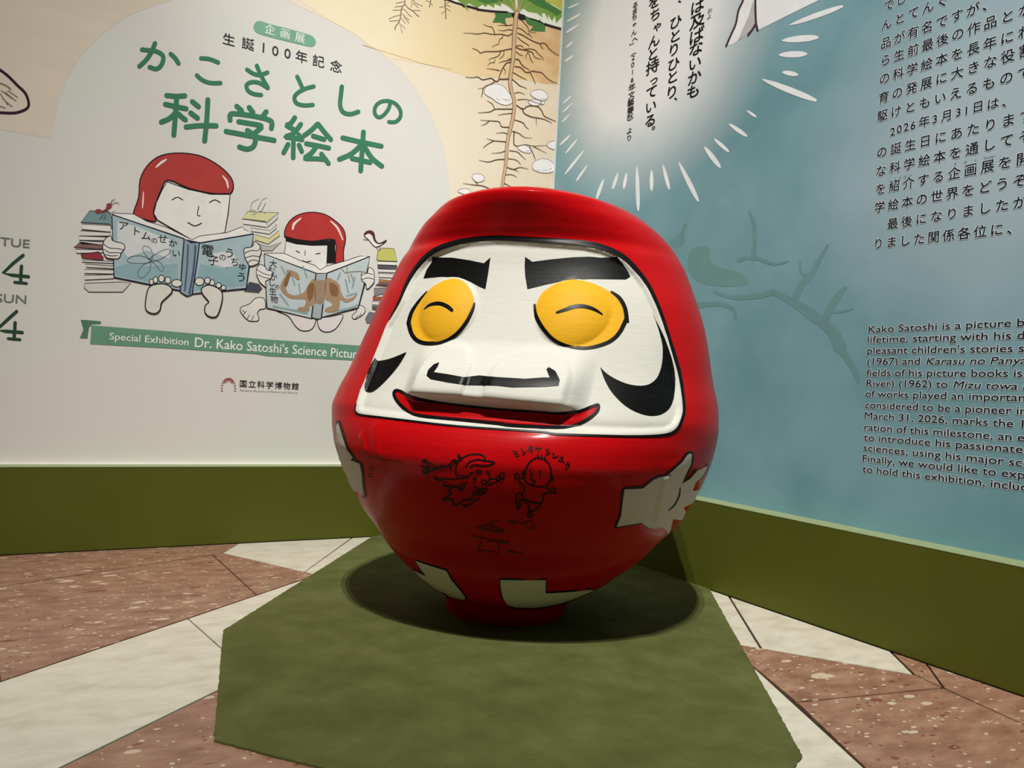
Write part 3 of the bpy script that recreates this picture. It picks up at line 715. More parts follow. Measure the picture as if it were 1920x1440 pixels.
# dandelion: leaves, ground line, tap root, side roots and stones
R8 = (800, 0, 4); R5 = (840, 0, 8)
GRASSBACK = Z(*R5, [0,-300, 0,0, 180,45, 240,90, 300,85, 430,120, 700,170, 960,200, 1100,230, 1300,310, 1450,370, 1700,440, 1790,480, 1900,520, 1900,-300])
wfill(WL, 'meadow_strip', [GRASSBACK], '#f0efdf', 3)
wfill(WL, 'leaf_print', [Z(*R5, [120,-300, 140,0, 235,85, 285,150, 310,180, 290,130, 270,80, 310,50, 420,110, 440,150, 450,110, 520,70, 560,110, 600,70, 690,120, 700,60, 800,100, 790,50, 900,80, 980,150, 1010,180, 1010,-300]),
    Z(*R5, [1030,-300, 1040,170, 1120,120, 1200,180, 1330,200, 1420,260, 1400,200, 1450,200, 1500,300, 1500,220, 1560,320, 1600,240, 1620,350, 1760,250, 1780,210, 1700,160, 1560,80, 1450,0, 1440,-300])], '#7fa24c', 4)
wfill(WL, 'dark_leaf_print', [Z(*R5, [700,200, 710,250, 665,340, 780,340, 890,385, 860,330, 860,270, 950,260, 980,200, 900,180]),
    Z(*R5, [1080,250, 1150,300, 1200,370, 1280,400, 1220,460, 1320,470, 1455,475, 1460,370, 1390,330, 1380,290, 1330,330, 1230,270, 1160,240]),
    Z(*R5, [1180,-300, 1190,0, 1330,90, 1500,150, 1640,240, 1700,180, 1600,110, 1460,40, 1420,-300]), Z(*R5, [420,-300, 430,0, 560,60, 700,40, 820,20, 860,-300])], '#4f8048', 5)
wfill(WL, 'yellow_leaf_print', [Z(*R5, [1470,-300, 1465,20, 1600,80, 1700,150, 1780,220, 1800,200, 1805,-300])], '#c9c45a', 5)
wlines(WL, 'stem_print', zl(R5, [['2.2',900,-100, 960,60, 1010,170], ['2.2',980,-100, 1000,60, 1020,170], ['2',1060,-100, 1050,60, 1035,170], ['2.2',1130,-100, 1090,60, 1045,170], ['1.6',760,20, 900,90, 990,170], ['1.6',1240,40, 1140,110, 1060,180]]), 2, '#b9a878', 6)
wlines(WL, 'ground_line', zl(R5, [['3.4',-60,-10, 0,0, 100,40, 200,70, 240,100], ['4.2',290,95, 400,125, 440,135], ['4',440,145, 560,160, 700,175, 880,185], ['2.6',1230,280, 1330,310, 1420,350], ['4.5',1450,365, 1560,400, 1700,440, 1770,475]]), 3, '#33262b', 6)
wfill(WL, 'root_crown', [Z(*R5, [940,200, 990,190, 1060,200, 1150,230, 1165,290, 1100,310, 1060,290, 1040,240, 980,250, 970,270])], '#26261f', 7)
TAP = Z(*R5, [1030,190, 1015,260, 1005,400, 990,520, 985,640, 980,760, 970,900, 950,1020, 935,1120, 930,1260, 950,1380]) + Z(*R8, [650,740, 655,780, 650,850, 635,930, 612,1020, 600,1100, 595,1170, 588,1260, 575,1330, 562,1430, 555,1500])
wlines(WL, 'tap_root_outline', [TAP], 8.4, '#4a352a', 8, taper=[1.05, .95, .9, .85, .85, .8, .8, .75, .7, .6])
wlines(WL, 'tap_root', [TAP], 6.4, '#d2b18c', 9, taper=[1.05, .95, .9, .85, .82, .8, .8, .75, .7, .55])
ROOTS = [
    ['1.6',960,500, 920,530, 880,535, 800,515, 700,518, 620,510, 540,495, 440,512, 340,500, 230,498], [700,510, 675,440, 650,405, 590,395, 520,360], [820,540, 810,570, 770,595, 755,660, 700,680, 650,712],
    [960,455, 900,445, 830,462, 740,452], [960,375, 880,385, 740,380],
    ['1.8',950,735, 880,745, 790,765, 700,775, 560,775, 480,795, 440,755, 360,725], [790,770, 760,830, 700,865, 650,875, 600,905], [835,775, 830,830, 760,890], [700,900, 690,940, 640,940, 590,980],
    ['2',940,935, 880,945, 840,990, 800,1060, 770,1140, 750,1210], [830,1020, 855,1060, 845,1120], [770,1060, 700,1045, 570,1028],
    ['2',910,1185, 840,1190, 770,1190, 740,1220, 700,1215, 650,1175, 580,1185, 510,1195, 440,1155, 370,1165, 260,1158], [700,1220, 640,1260, 560,1290, 525,1320, 440,1330], ['1.6',525,1320, 515,1390, 495,1460],
    [940,880, 890,885], [935,900, 830,920, 760,945],
    ['1.7',1040,500, 1120,530, 1200,580, 1300,630, 1380,655, 1420,645, 1470,670, 1510,730, 1580,790, 1660,835], [1375,655, 1400,710, 1425,740], [1040,560, 1110,620, 1190,670, 1220,700],
    [1040,420, 1100,440, 1150,480, 1200,530], [1090,290, 1150,360, 1195,410, 1215,475, 1320,495], [1200,500, 1260,570],
    ['1.8',1020,710, 1080,740, 1140,750, 1220,770, 1270,800, 1300,860, 1390,890], [1140,740, 1240,735, 1310,760, 1350,810, 1410,860, 1430,905], [1020,690, 1090,685, 1130,720], [1200,780, 1170,830, 1165,880], [1210,800, 1230,870, 1270,950],
    ['1.8',1010,890, 1060,900, 1100,970, 1150,1010, 1220,1050], ['1.7',1000,1000, 1090,1015, 1160,1085, 1230,1080, 1260,1065, 1330,1080, 1400,1090, 1470,1160, 1550,1220, 1630,1245], [1230,1090, 1270,1170, 1310,1260],
    [1020,780, 1080,825, 1130,835], [975,1090, 1080,1150, 1180,1200], ['1.4',960,1190, 1020,1240, 1080,1290, 1140,1310, 1180,1335], [1000,1400, 1060,1385, 1150,1415]]
wlines(WL, 'side_root', zl(R5, ROOTS), 1.25, '#644a3a', 7, sub=3, taper=[1.1, 1, .85, .45])
ROOTS2 = [['1.8',640,818, 560,818, 510,820, 470,840, 385,845], [510,820, 490,780, 450,755], [640,850, 580,855, 530,865], ['1.5',625,955, 560,950, 545,915, 500,908, 450,905, 400,900], [470,905, 440,930, 405,942],
    [605,1005, 570,995, 515,1000], ['1.5',600,1065, 550,1060, 500,1055, 450,1040], [500,1058, 450,1085, 420,1112], [590,1130, 550,1145, 480,1150], ['1.5',580,1195, 520,1198, 460,1215, 390,1200], ['1.4',480,1420, 420,1395, 340,1385, 270,1375], [380,1380, 350,1350],
    ['1.8',675,790, 720,820, 760,795, 830,800, 860,830, 880,870, 930,895, 970,912], ['1.8',715,810, 730,850, 780,875, 830,885, 880,895, 935,922], [820,885, 822,945], [680,750, 720,745, 760,750, 870,790], ['1.4',660,900, 720,920, 740,950, 765,970],
    ['2',655,985, 652,1040, 655,1085, 690,1100], [640,985, 690,1000, 730,1030, 790,1035], [690,1095, 740,1085, 800,1095, 905,1090], [770,1100, 800,1160, 815,1200], [800,1100, 900,1150], [620,1130, 680,1140, 710,1170, 745,1200],
    [610,1190, 670,1200, 705,1235], ['1.5',600,1255, 650,1270, 700,1255, 760,1268], [650,1270, 690,1290], [590,1310, 640,1310, 675,1330], [580,1375, 610,1390, 650,1410]]
wlines(WL, 'side_root', zl(R8, ROOTS2), 1.2, '#66503f', 7, sub=3, taper=[1.1, 1, .85, .45])
# pale roots at the top
P4 = (680, 0, 9.6)
wlines(WL, 'pale_root', zl(P4, [['1.8',760,-100, 755,70, 710,120, 690,200, 680,300, 655,390, 590,480, 580,535], [655,400, 680,470, 710,600], [690,440, 760,520], [690,330, 740,390, 770,430], [740,310, 840,420],
    ['1.5',760,80, 820,150, 890,190, 940,240, 1010,300], [890,190, 1040,190], [870,140, 890,0], [900,0, 960,60, 1070,110], [900,60, 960,100, 1000,140], [690,185, 540,185], [680,270, 560,300, 470,345], [655,365, 480,385],
    [700,160, 770,190, 820,260, 880,300], [705,250, 780,320, 830,360], [720,110, 580,125], [600,60, 740,30]]), 0.9, '#8b7468', 4, sub=2)
wlines(WL, 'pale_root', zl(P4, [['1.6',1225,-60, 1220,40, 1200,125], [1215,40, 1130,10], [1215,60, 1260,100], ['1.8',1485,-60, 1480,80, 1490,180, 1495,340], [1480,120, 1380,130], [1485,200, 1420,250], [1490,90, 1580,120], [1495,150, 1580,200], [1500,60, 1560,40]]), 0.8, '#7d6657', 4, sub=2)
wlines(WL, 'root_groove', zl(P4, [[1495,330, 1500,560], [1475,860, 1485,1150], [1520,860, 1525,1150]]), 0.9, '#ead9ae', 4)
STONES = [Z(*R8, [430,680, 450,650, 510,630, 570,645, 610,690, 645,740, 640,770, 600,790, 540,775, 490,740, 440,710]), Z(*R8, [775,700, 800,680, 860,675, 905,710, 900,745, 860,755, 800,730]), Z(*R8, [760,765, 800,745, 850,760, 840,790, 790,790]),
    Z(*R8, [850,770, 880,760, 875,785]), Z(*R8, [790,1250, 810,1210, 880,1190, 940,1215, 960,1260, 940,1290, 880,1298, 810,1280]), Z(*R8, [680,1110, 700,1090, 750,1095, 778,1125, 770,1148, 720,1140]), Z(*R8, [900,1090, 920,1065, 985,1060, 992,1120, 930,1115]),
    Z(*R8, [340,1330, 350,1308, 400,1305, 432,1330, 420,1358, 370,1365]), Z(*R8, [235,1440, 250,1420, 300,1415, 330,1440, 300,1460])]
wfill(WL, 'stone_print', STONES, '#f1ecea', 5, smooth=True)
wlines(WL, 'stone_outline', STONES, 0.9, '#8f8688', 6, closed=True)
wlines(WL, 'stone_speckle', zl(R8, [[520,740, 545,750], [560,745, 600,745], [585,755, 625,750], [850,745, 890,740], [820,1275, 850,1280], [870,1280, 900,1275], [915,1275, 935,1262], [740,1135, 770,1130]]), 0.8, '#a9a2a4', 6)
# brown leaf shape cut by the left edge of the picture
wlines(WL, 'leaf_outline', zl((0, 0, 4), [['5',-60,490, 0,525, 60,570, 130,640, 190,700, 215,770, 205,810, 160,835, 100,848, 0,845, -60,840]]), 5, '#33222a', 4)
wlines(WL, 'leaf_vein', zl((0, 0, 4), [['3',-20,620, 40,640, 80,670], [10,680, 90,740], [0,700, 60,790], [40,690, 120,760], [20,740, 90,800], [-20,790, 40,810], [60,680, 130,730]]), 1.8, '#8b7b66', 3)

# title lettering
G1 = '#3f7f63'; G2 = '#35624f'; TA = (0, 0, 4); TB = (400, 0, 4)
TITLE = {
 'ka': (TA, 8.2, [[1065,372, 1120,378, 1180,388, 1222,420, 1218,470, 1195,505, 1165,517, 1122,503], [1162,325, 1135,390, 1095,450, 1045,497], [1280,405, 1312,435, 1338,475]]),
 'ko': (TA, 7.8, [[1508,437, 1570,443, 1635,468], [1476,565, 1520,602, 1580,622, 1652,622]]),
 'sa': (TB, 7.6, [[252,522, 300,552, 350,562, 405,543], [325,492, 345,540, 375,600, 408,655], [408,660, 345,622, 285,616, 248,640, 262,682, 305,705, 358,712]]),
 'to': (TB, 7.6, [[628,575, 648,615, 668,662], [752,648, 690,665, 630,698, 607,735, 625,775, 680,790, 745,786]]),
 'shi': (TB, 8.2, [[963,650, 955,720, 950,790, 972,840, 1025,856, 1086,838]]),
 'no': (TB, 7.0, [[1325,768, 1315,812, 1280,860, 1240,880, 1210,850, 1215,800, 1252,765, 1310,757, 1368,780, 1402,830, 1400,880, 1365,914, 1316,914]]),
 'ka2': (TA, 9.4, [[1250,716, 1320,722, 1385,718], [1240,782, 1310,798, 1395,815], [1325,725, 1316,850, 1303,1012], [1312,850, 1268,890, 1210,915], [1335,852, 1365,880, 1390,898], [1442,762, 1488,800], [1430,847, 1480,885], [1558,748, 1550,900, 1534,1056], [1395,952, 1500,942, 1620,943]]),
 'gaku': (TB, 9.4, [[175,797, 212,830], [268,806, 296,842], [395,838, 360,885], [125,900, 125,868, 150,852, 290,868, 400,893, 438,918, 434,962], [190,912, 270,926, 360,945, 325,985, 290,1010], [255,978, 300,1010, 315,1050, 298,1100, 250,1118, 195,1102], [95,985, 280,1020, 455,1052]]),
 'e': (TB, 8.8, [[610,882, 580,925, 548,940, 600,968], [655,932, 600,1000, 540,1026, 600,1034, 655,1045], [640,1010, 665,1048], [600,1040, 598,1182], [560,1082, 527,1145], [642,1088, 662,1135], [780,930, 735,975, 682,1015], [785,930, 830,988, 880,1046], [748,1020, 830,1045], [697,1077, 780,1092, 865,1110], [768,1105, 732,1150, 685,1186, 770,1190, 842,1196], [810,1155, 862,1225]]),
 'hon': (TB, 9.2, [[970,1034, 1110,1066, 1258,1096], [1125,990, 1115,1130, 1104,1280], [1112,1080, 1040,1150, 945,1194], [1125,1085, 1185,1182, 1262,1246], [1040,1188, 1110,1203, 1175,1218]])}
for kx, (o, w, L) in TITLE.items():
    wlines(WL, 'title_character', zl(o, L), w, G1, 4, sub=4)
wfill(WL, 'pill_label', [smooth_line(Z(*TB, [300,200, 318,168, 350,158, 440,185, 560,215, 700,255, 745,275, 768,310, 755,342, 720,350, 600,322, 450,285, 345,255, 310,230]), 3, True)], '#7cb092', 3)
mb = MB(); text_run(mb, WL, '企画展', (506, 56), (562.5, 71), 20, 0.01, 5); mb.build('pill_lettering', ink('#eef0ea'), wall_left)
mb = MB()
for ch, p in zip('生誕100年記念', [(429, 74.5), (465, 82.5), (494, 89), (516, 95), (539, 100), (565, 107), (597, 115), (630, 125)]):
    put_char(mb, WL, ch, p, 24 if ord(ch) > 200 else 26, 0.006, 4)
mb.build('subtitle_lettering', ink('#3b3640'), wall_left)
mb = MB()
text_run(mb, WL, '国立科学博物館', (456, 719.5), (553.5, 724.5), 14.5, 0.012, 4); mb.build('museum_name_lettering', ink('#3a3436'), wall_left)
mb = MB(); latin_line(mb, WL, 'National Museum of Nature and Science', (449.5, 733.5), (558, 738), 5.2, 0.0, 4); mb.build('museum_caption', ink('#8b8180'), wall_left)
mb = MB()
for k in range(14):
    a = math.radians(-12 + (204) * k / 13); cxp, cyp = 428.3, 729.0 + 0.0
    ex, ey = 14.2 * math.cos(a), 20.5 * math.sin(a); g = 0.62 if 4 <= k <= 9 else 0.74; wd = 1.9 if 4 <= k <= 9 else 1.15
    tilt = 0.16 * (math.cos(a))
    o_, i_ = (cxp + ex, cyp - ey), (cxp + ex * g, cyp - ey * g)
    nx, ny = -(o_[1] - i_[1]), (o_[0] - i_[0]); q = math.hypot(nx, ny); nx, ny = nx / q, ny / q
    mb.add([wl(4)(p) for p in ((o_[0] + nx * wd, o_[1] + ny * wd), (i_[0] + nx * .3, i_[1] + ny * .3), (i_[0] - nx * .3, i_[1] - ny * .3), (o_[0] - nx * wd, o_[1] - ny * wd))], [(0, 1, 2, 3)])
mb.build('fan_emblem', ink('#96363c'), wall_left)
# ribbon caption
RB = (0, 560, 4)
wfill(WL, 'ribbon_tail', [Z(*RB, [605,158, 680,163, 757,170, 757,190, 690,192, 668,215, 655,300, 598,296, 625,235])], '#557f69', 3)
wfill(WL, 'ribbon', [Z(*RB, [685,200, 1200,240, 1920,300]) + Z(400, 340, 4, [600,1200, 1300,1245, 1700,1270, 1700,1420, 1100,1345, 400,1310]) + Z(*RB, [1920,415, 1400,380, 676,340])], '#6a9a80', 4)
mb = MB(); latin_line(mb, WL, 'Special Exhibition', (205, 636.5), (353, 647.5), 19, 0.006, 6)
latin_line(mb, WL, "Dr. Kako Satoshi's Science Picture Books", (365, 650.5), (733, 676.5), 26, 0.008, 6)
mb.build('ribbon_lettering', ink('#f1f1ea'), wall_left)
# dates at the left edge
D4 = (0, 420, 6)
wlines(WL, 'date_numeral', zl(D4, [['6',260,352, 150,440, 35,550, 140,575, 320,592], ['6.4',242,475, 235,560, 232,650], ['5.2',165,655, 240,662, 298,668]]), 6, '#2f4a3e', 4, smooth=False)
wlines(WL, 'date_numeral', zl(D4, [['6',188,982, 90,1070, -40,1190, 60,1205, 250,1220], ['6.4',170,1110, 165,1200, 158,1285], ['5.2',92,1288, 160,1295, 225,1300]]), 6, '#2f4a3e', 4, smooth=False)
mb = MB(); latin_line(mb, WL, 'TUE', (0, 460), (55, 465), 22.5, 0.012, 4); latin_line(mb, WL, 'SUN', (-8, 566), (48.5, 569), 22.5, 0.012, 4); mb.build('weekday_lettering', ink('#7c7e7c'), wall_left)

# reading figures: plain hooded readers behind open picture books, with piles of books beside them
O3 = (100, 270, 4); O4 = (400, 340, 4); INK = '#1d1a1e'
def shape(name, P, fillcol, line=1.8, layer=5, smooth=False, sub=3, outline=INK):
    Q = smooth_line(P, sub, True) if smooth else P
    o = wfill(WL, name, [Q], fillcol, layer)
    if line:
        mb = MB(); ribbon(mb, Q, line, wl(layer + 0.5), True, 1, False, None, False); mb.build('print_outline', ink(outline), wall_left)
    return o
# pile of books on the far left (each cover one printed bar)
for (P, c) in [([205,588, 275,500, 420,510, 440,560, 440,640, 420,600], '#7b9a9c'), ([215,600, 430,612, 425,660, 215,640], '#e9e7e2'), ([200,650, 430,665, 425,690, 205,690], '#dcdad4'), ([190,690, 420,700, 420,725, 195,722], '#e4e2dc'), ([205,725, 400,738, 400,760, 205,750], '#dcdad4'),
             ([155,775, 200,735, 380,760, 380,790], '#8e6a60'), ([165,790, 380,795, 380,815, 175,820], '#e6e3de'), ([205,830, 340,808, 375,850, 375,870, 215,855], '#9a3a40'), ([215,870, 440,880, 450,895, 215,885], '#e8e6e1'), ([240,900, 450,915, 450,935, 250,925], '#d9d8d2'),
             ([235,940, 450,945, 455,975, 235,970], '#e3e1db'), ([230,985, 455,980, 455,1010, 235,1020], '#dedcd5'), ([235,1045, 500,1035, 580,1045, 520,1110, 265,1110, 232,1080], '#d5d3cd')]:
    shape('book_print', Z(*O3, P), c, 1.3, 4, outline='#3b3a3a')
shape('ant_print', smooth_line(Z(*O3, [310,510, 325,490, 350,490, 370,500, 395,482, 400,450, 425,445, 440,470, 415,488, 395,500, 370,512, 335,525]), 2, True), '#8f4246', 0, 7)
wlines(WL, 'ant_legs', zl(O3, [[375,505, 365,545, 350,560], [385,505, 390,545, 375,565], [395,495, 430,520, 460,505], [430,455, 440,425, 460,415], [430,460, 465,440, 492,445]]), 1.0, '#4c3034', 7)
# hooded reader 1
shape('hood_print', Z(*O3, [605,500, 640,400, 650,270, 700,170, 780,100, 880,72, 1010,72, 1130,100, 1250,170, 1330,250, 1350,320, 1330,370, 1290,373, 1180,370, 1010,330, 860,270, 810,340, 770,440, 750,520, 770,580, 700,570, 610,540]), '#b5423e', 2.2, 5, smooth=True)
shape('plain_face_print', Z(*O3, [855,285, 1010,340, 1180,378, 1325,380, 1310,520, 1285,665, 1040,720, 900,640, 780,570, 752,520, 772,440, 815,345]), '#ecebe4', 1.8, 6)
wlines(WL, 'face_print_line', zl(O3, [['1.8',890,420, 930,400, 970,420], ['1.8',1170,440, 1210,420, 1250,440], ['1.6',1090,470, 1080,530, 1100,540], ['2',1010,590, 1060,615, 1110,595]]), 1.8, INK, 7.5)
wlines(WL, 'hood_shine', zl(O3, [['5',770,175, 810,140, 845,118], ['4',1270,240, 1300,280, 1310,330], ['3',675,360, 672,430, 668,480]]), 4, '#efe4dd', 7, taper=[.5, 1, .6])
# open blue book
shape('page_edge_print', Z(*O3, [470,520, 600,525, 700,580, 860,630, 980,690, 1040,718, 1100,690, 1300,665, 1420,620, 1430,640, 1500,675, 1100,740, 980,715, 440,530]), '#efede8', 1.2, 7)
shape('book_cover_print', Z(*O3, [440,530, 980,712, 950,1100, 455,1000]), '#a9bfc4', 3.0, 8, outline='#20233c')
shape('book_cover_print', Z(*O3, [1090,745, 1500,675, 1470,900, 1445,1085, 1040,1125]), '#a9bfc4', 3.0, 8, outline='#20233c')
shape('book_spine_print', Z(*O3, [980,712, 1030,740, 1095,742, 1075,900, 1040,1130, 1000,1142, 950,1110, 965,900]), '#8fa3ad', 2.4, 9, outline='#20233c')
wlines(WL, 'spine_stripe', zl(O3, [['3',1010,760, 1000,950, 985,1100], ['4',1065,765, 1050,950, 1020,1120]]), 3, '#4a5f7e', 9.6)
wfill(WL, 'cover_wash', [Z(*O3, [465,920, 560,900, 700,920, 930,900, 940,1060, 880,1070, 700,1030, 465,985]), Z(*O3, [1100,900, 1250,930, 1450,910, 1440,1060, 1060,1100])], '#8fb0b6', 9)
wfill(WL, 'cover_wash', [Z(*O3, [480,580, 620,620, 800,690, 880,720, 870,860, 700,800, 560,850, 480,760]), Z(*O3, [1200,820, 1330,800, 1400,900, 1300,930, 1180,900])], '#d7dadb', 9)
mb = MB()
for L in ([880,800, 845,790, 780,820, 720,860, 730,885, 800,865, 860,830, 875,810], [700,770, 680,765, 668,790, 690,830, 720,865, 745,850, 735,800, 715,775], [555,870, 590,845, 660,840, 720,865, 740,880, 690,895, 600,895, 560,885],
          [730,880, 760,900, 800,950, 820,955, 825,930, 800,890, 750,870], [715,890, 670,910, 635,960, 640,1000, 680,1000, 720,950, 730,900]):
    ribbon(mb, Z(*O3, L), 1.1, wl(10), True, 3)
mb.build('orbit_print', ink('#5d6168'), wall_left)
mb = MB()
for ch, x, y, s in [('ア', 525, 615, 19), ('ト', 620, 655, 18), ('ム', 695, 690, 18), ('の', 757, 725, 12), ('せ', 820, 712, 18), ('か', 895, 745, 16), ('い', 920, 820, 16), ('電', 1155, 800, 24), ('子', 1200, 875, 20), ('の', 1268, 850, 14), ('う', 1320, 820, 20), ('ち', 1360, 885, 17), ('ゅ', 1415, 915, 17), ('う', 1408, 1000, 20)]:
    put_char(mb, WL, ch, Z(*O3, [x, y])[0], s, 0.006, 10.5)
mb.build('book_title_lettering', ink('#25242c'), wall_left)
# hands and feet of reader 1 as simple outlines
def hand(P): shape('hand_print', Z(*O3, P), '#e6e4dd', 1.6, 11, smooth=True)
hand([430,690, 390,710, 370,760, 375,810, 395,850, 430,860, 480,862, 500,845, 510,815, 530,795, 535,765, 515,745, 470,735, 440,720])
wlines(WL, 'finger_print_line', zl(O3, [[375,750, 420,780, 480,785, 525,795], [378,790, 420,815, 470,815, 510,820], [390,830, 430,840, 480,838]]), 1.3, INK, 12)
hand([1505,730, 1545,760, 1558,810, 1545,850, 1540,890, 1500,912, 1470,915, 1455,890, 1435,855, 1430,820, 1428,795, 1440,780, 1480,775, 1500,755])
wlines(WL, 'finger_print_line', zl(O3, [[1432,820, 1480,800, 1530,800, 1552,780], [1438,855, 1490,840, 1540,845], [1458,890, 1490,870, 1540,880]]), 1.3, INK, 12)
for toes, sole in (([(735,1035,16,22), (765,1020,18,24), (810,1010,22,26), (858,1022,22,25), (925,1045,40,28)], [715,1080, 760,1055, 830,1050, 880,1075, 888,1110, 850,1150, 810,1190, 800,1240, 770,1270, 720,1265, 690,1230, 695,1150]),
                   ([(1095,1032,34,30), (1155,1025,22,24), (1190,1040,20,22), (1238,1060,20,20), (1275,1078,18,18)], [1110,1085, 1160,1058, 1220,1075, 1262,1110, 1265,1170, 1245,1250, 1220,1295, 1170,1295, 1135,1260, 1140,1210, 1165,1185, 1120,1130])):
    shape('sole_print', Z(*O3, sole), '#dddbd3', 2.2, 11, smooth=True)
    for (x, y, rx, ry) in toes:
        shape('toe_print', Z(*O3, [c for k in range(12) for c in (x + rx * math.cos(k * math.pi / 6), y + ry * math.sin(k * math.pi / 6))]), '#e2e0d8', 1.5, 11.5)
# middle pile
for (P, c) in [([1415,560, 1460,505, 1480,510, 1688,515, 1600,590, 1590,580], '#d9d7a4'), ([1420,565, 1600,590, 1600,625, 1425,600], '#e8e6e0'), ([1600,590, 1685,520, 1680,560, 1605,625], '#dcdad2'), ([1480,630, 1625,650, 1675,605, 1670,635, 1620,675, 1485,655], '#e4e2dc'),
             ([1510,680, 1620,710, 1690,650, 1695,690, 1610,750, 1515,720], '#dad79f'), ([1540,750, 1620,770, 1710,735, 1640,800, 1560,800], '#b9b7b5'), ([1440,1085, 1470,1035, 1540,1050, 1565,1085, 1540,1115, 1430,1105], '#4a4f5e')]:
    shape('book_print', Z(*O3, P), c, 1.1, 4, outline='#6b665c')
wlines(WL, 'sketch_insect', zl(O3, [[1470,500, 1500,495, 1520,520, 1490,530], [1520,510, 1560,500, 1590,440], [1545,500, 1590,520], [1530,490, 1560,430], [1480,490, 1490,440, 1540,410], [1560,420, 1600,400]]), 0.9, '#9c9a98', 6)
# hooded reader 2 with the dinosaur book
shape('hood_print', Z(*O4, [535,420, 535,370, 570,300, 640,250, 740,232, 840,250, 930,310, 980,370, 990,440, 975,520, 972,610, 915,610, 910,440, 750,450, 620,435, 545,415]), '#b93a38', 1.8, 5, smooth=True)
shape('fringe_print', Z(*O4, [540,412, 620,435, 760,448, 912,438, 914,612, 850,612, 855,480, 740,482, 620,470, 542,450]), '#1c1a1c', 0, 6)
shape('plain_face_print', Z(*O4, [545,450, 620,470, 740,482, 855,480, 850,610, 850,640, 780,680, 640,640, 530,560]), '#ecebe6', 1.2, 5.5)
wlines(WL, 'face_print_line', zl(O4, [['1.6',620,522, 645,535], ['1.6',768,545, 800,540], ['1.2',688,520, 685,555], ['1.6',668,595, 695,605, 730,598]]), 1.5, INK, 7.5)
wlines(WL, 'hood_shine', zl(O4, [['5',595,360, 605,320, 655,278], ['4',880,300, 930,350, 970,440]]), 4, '#f0dcd6', 7, taper=[.6, 1, .5])
shape('page_edge_print', Z(*O4, [385,540, 530,540, 640,590, 760,630, 800,665, 850,635, 980,600, 1100,560, 1170,565, 850,690, 770,690, 380,545]), '#efede8', 1.2, 7)
shape('book_cover_print', Z(*O4, [380,545, 768,690, 735,1030, 400,950]), '#c3ced0', 2.6, 8)
shape('book_cover_print', Z(*O4, [850,690, 1172,565, 1130,780, 1085,950, 810,1020]), '#c3ced0', 2.6, 8)
shape('book_spine_print', Z(*O4, [768,692, 850,690, 830,850, 808,1030, 775,1035, 735,1020, 755,850]), '#a9b6b8', 2.4, 9)
wlines(WL, 'foliage_wash', zl(O4, [['3',510,640, 540,700], ['3',590,720, 610,780], ['3',670,640, 700,720], ['3',640,770, 650,850], ['3',880,730, 860,780], ['3',990,740, 1010,830], ['3',1060,720, 1040,800], ['3',950,690, 930,740], ['3',500,850, 560,930], ['4',450,940, 560,960, 700,990], ['4',860,980, 1000,960, 1080,930], ['3',1000,860, 1070,840]]), 3, '#8fa7aa', 9)
DINO = [[550,700, 545,670, 580,668, 630,690, 648,735, 625,740, 600,715, 570,720, 552,760, 540,790, 560,840, 620,855, 680,830, 720,760, 760,740, 760,920, 720,935, 715,975, 630,975, 640,945, 680,940, 690,890, 640,885, 580,880, 530,850, 500,800, 520,740],
        [845,735, 890,735, 940,770, 960,840, 990,880, 1040,870, 1080,840, 1050,890, 990,910, 950,890, 945,940, 920,980, 840,980, 840,955, 890,930, 870,900, 838,880]]
for P in DINO: shape('dinosaur_print', Z(*O4, P), '#a98e70', 0, 10, smooth=True)
wfill(WL, 'dinosaur_shade', [Z(*O4, [550,700, 580,680, 560,760, 545,790, 525,780]), Z(*O4, [700,800, 750,760, 750,850, 715,900]), Z(*O4, [870,760, 930,790, 930,860, 880,850])], '#8a6443', 10.6, smooth=True)
wfill(WL, 'spine_dinosaur', [Z(*O4, [762,745, 845,738, 835,880, 825,925, 760,915])], '#a18a70', 10)
wlines(WL, 'dragonfly_print', zl(O4, [['1.6',990,690, 1030,680, 1110,675], [990,690, 960,660], [1000,685, 1000,640], [1010,700, 1020,760], [1030,695, 1050,750]]), 1.4, '#8a7a68', 10)
mb = MB()
for ch, x, y in [('大', 447, 618), ('む', 435, 670), ('か', 450, 718), ('し', 437, 760), ('の', 478, 790), ('生', 445, 825), ('物', 455, 885)]: put_char(mb, WL, ch, Z(*O4, [x, y])[0], 9 if ch == 'の' else 15, 0.004, 11)
mb.build('book_title_lettering', ink('#33343a'), wall_left)
for P, F in (([350,625, 325,650, 320,690, 335,730, 350,760, 385,790, 395,795, 390,750, 430,730, 435,700, 440,675, 400,665, 385,640], [[322,660, 370,690, 425,705], [330,700, 380,722, 425,728]]),
             ([1165,645, 1200,670, 1205,720, 1200,760, 1160,805, 1145,800, 1140,770, 1110,740, 1108,700, 1120,680, 1150,690], [[1110,705, 1150,690, 1195,700], [1112,735, 1160,725, 1200,735]])):
    shape('hand_print', Z(*O4, P), '#e8e6e0', 1.3, 12, smooth=True); wlines(WL, 'finger_print_line', zl(O4, F), 1.1, INK, 13)
shape('foot_print', Z(*O4, [380,880, 320,875, 270,920, 215,940, 200,965, 210,990, 235,1020, 265,1045, 300,1050, 335,1045, 340,1020, 330,990, 350,960, 390,950]), '#e6e2dd', 1.4, 5, smooth=True)
shape('foot_print', Z(*O4, [1090,930, 1130,945, 1138,975, 1120,1000, 1090,1020, 1060,1035, 1040,1020, 1045,1000, 1070,980]), '#e6e2dd', 1.2, 5, smooth=True)
shape('knee_print', Z(*O4, [480,975, 560,1010, 610,1080, 650,1115, 700,1122, 745,1100, 768,1040, 740,1030, 600,1000]), '#e4dcdc', 1.4, 5, smooth=True)
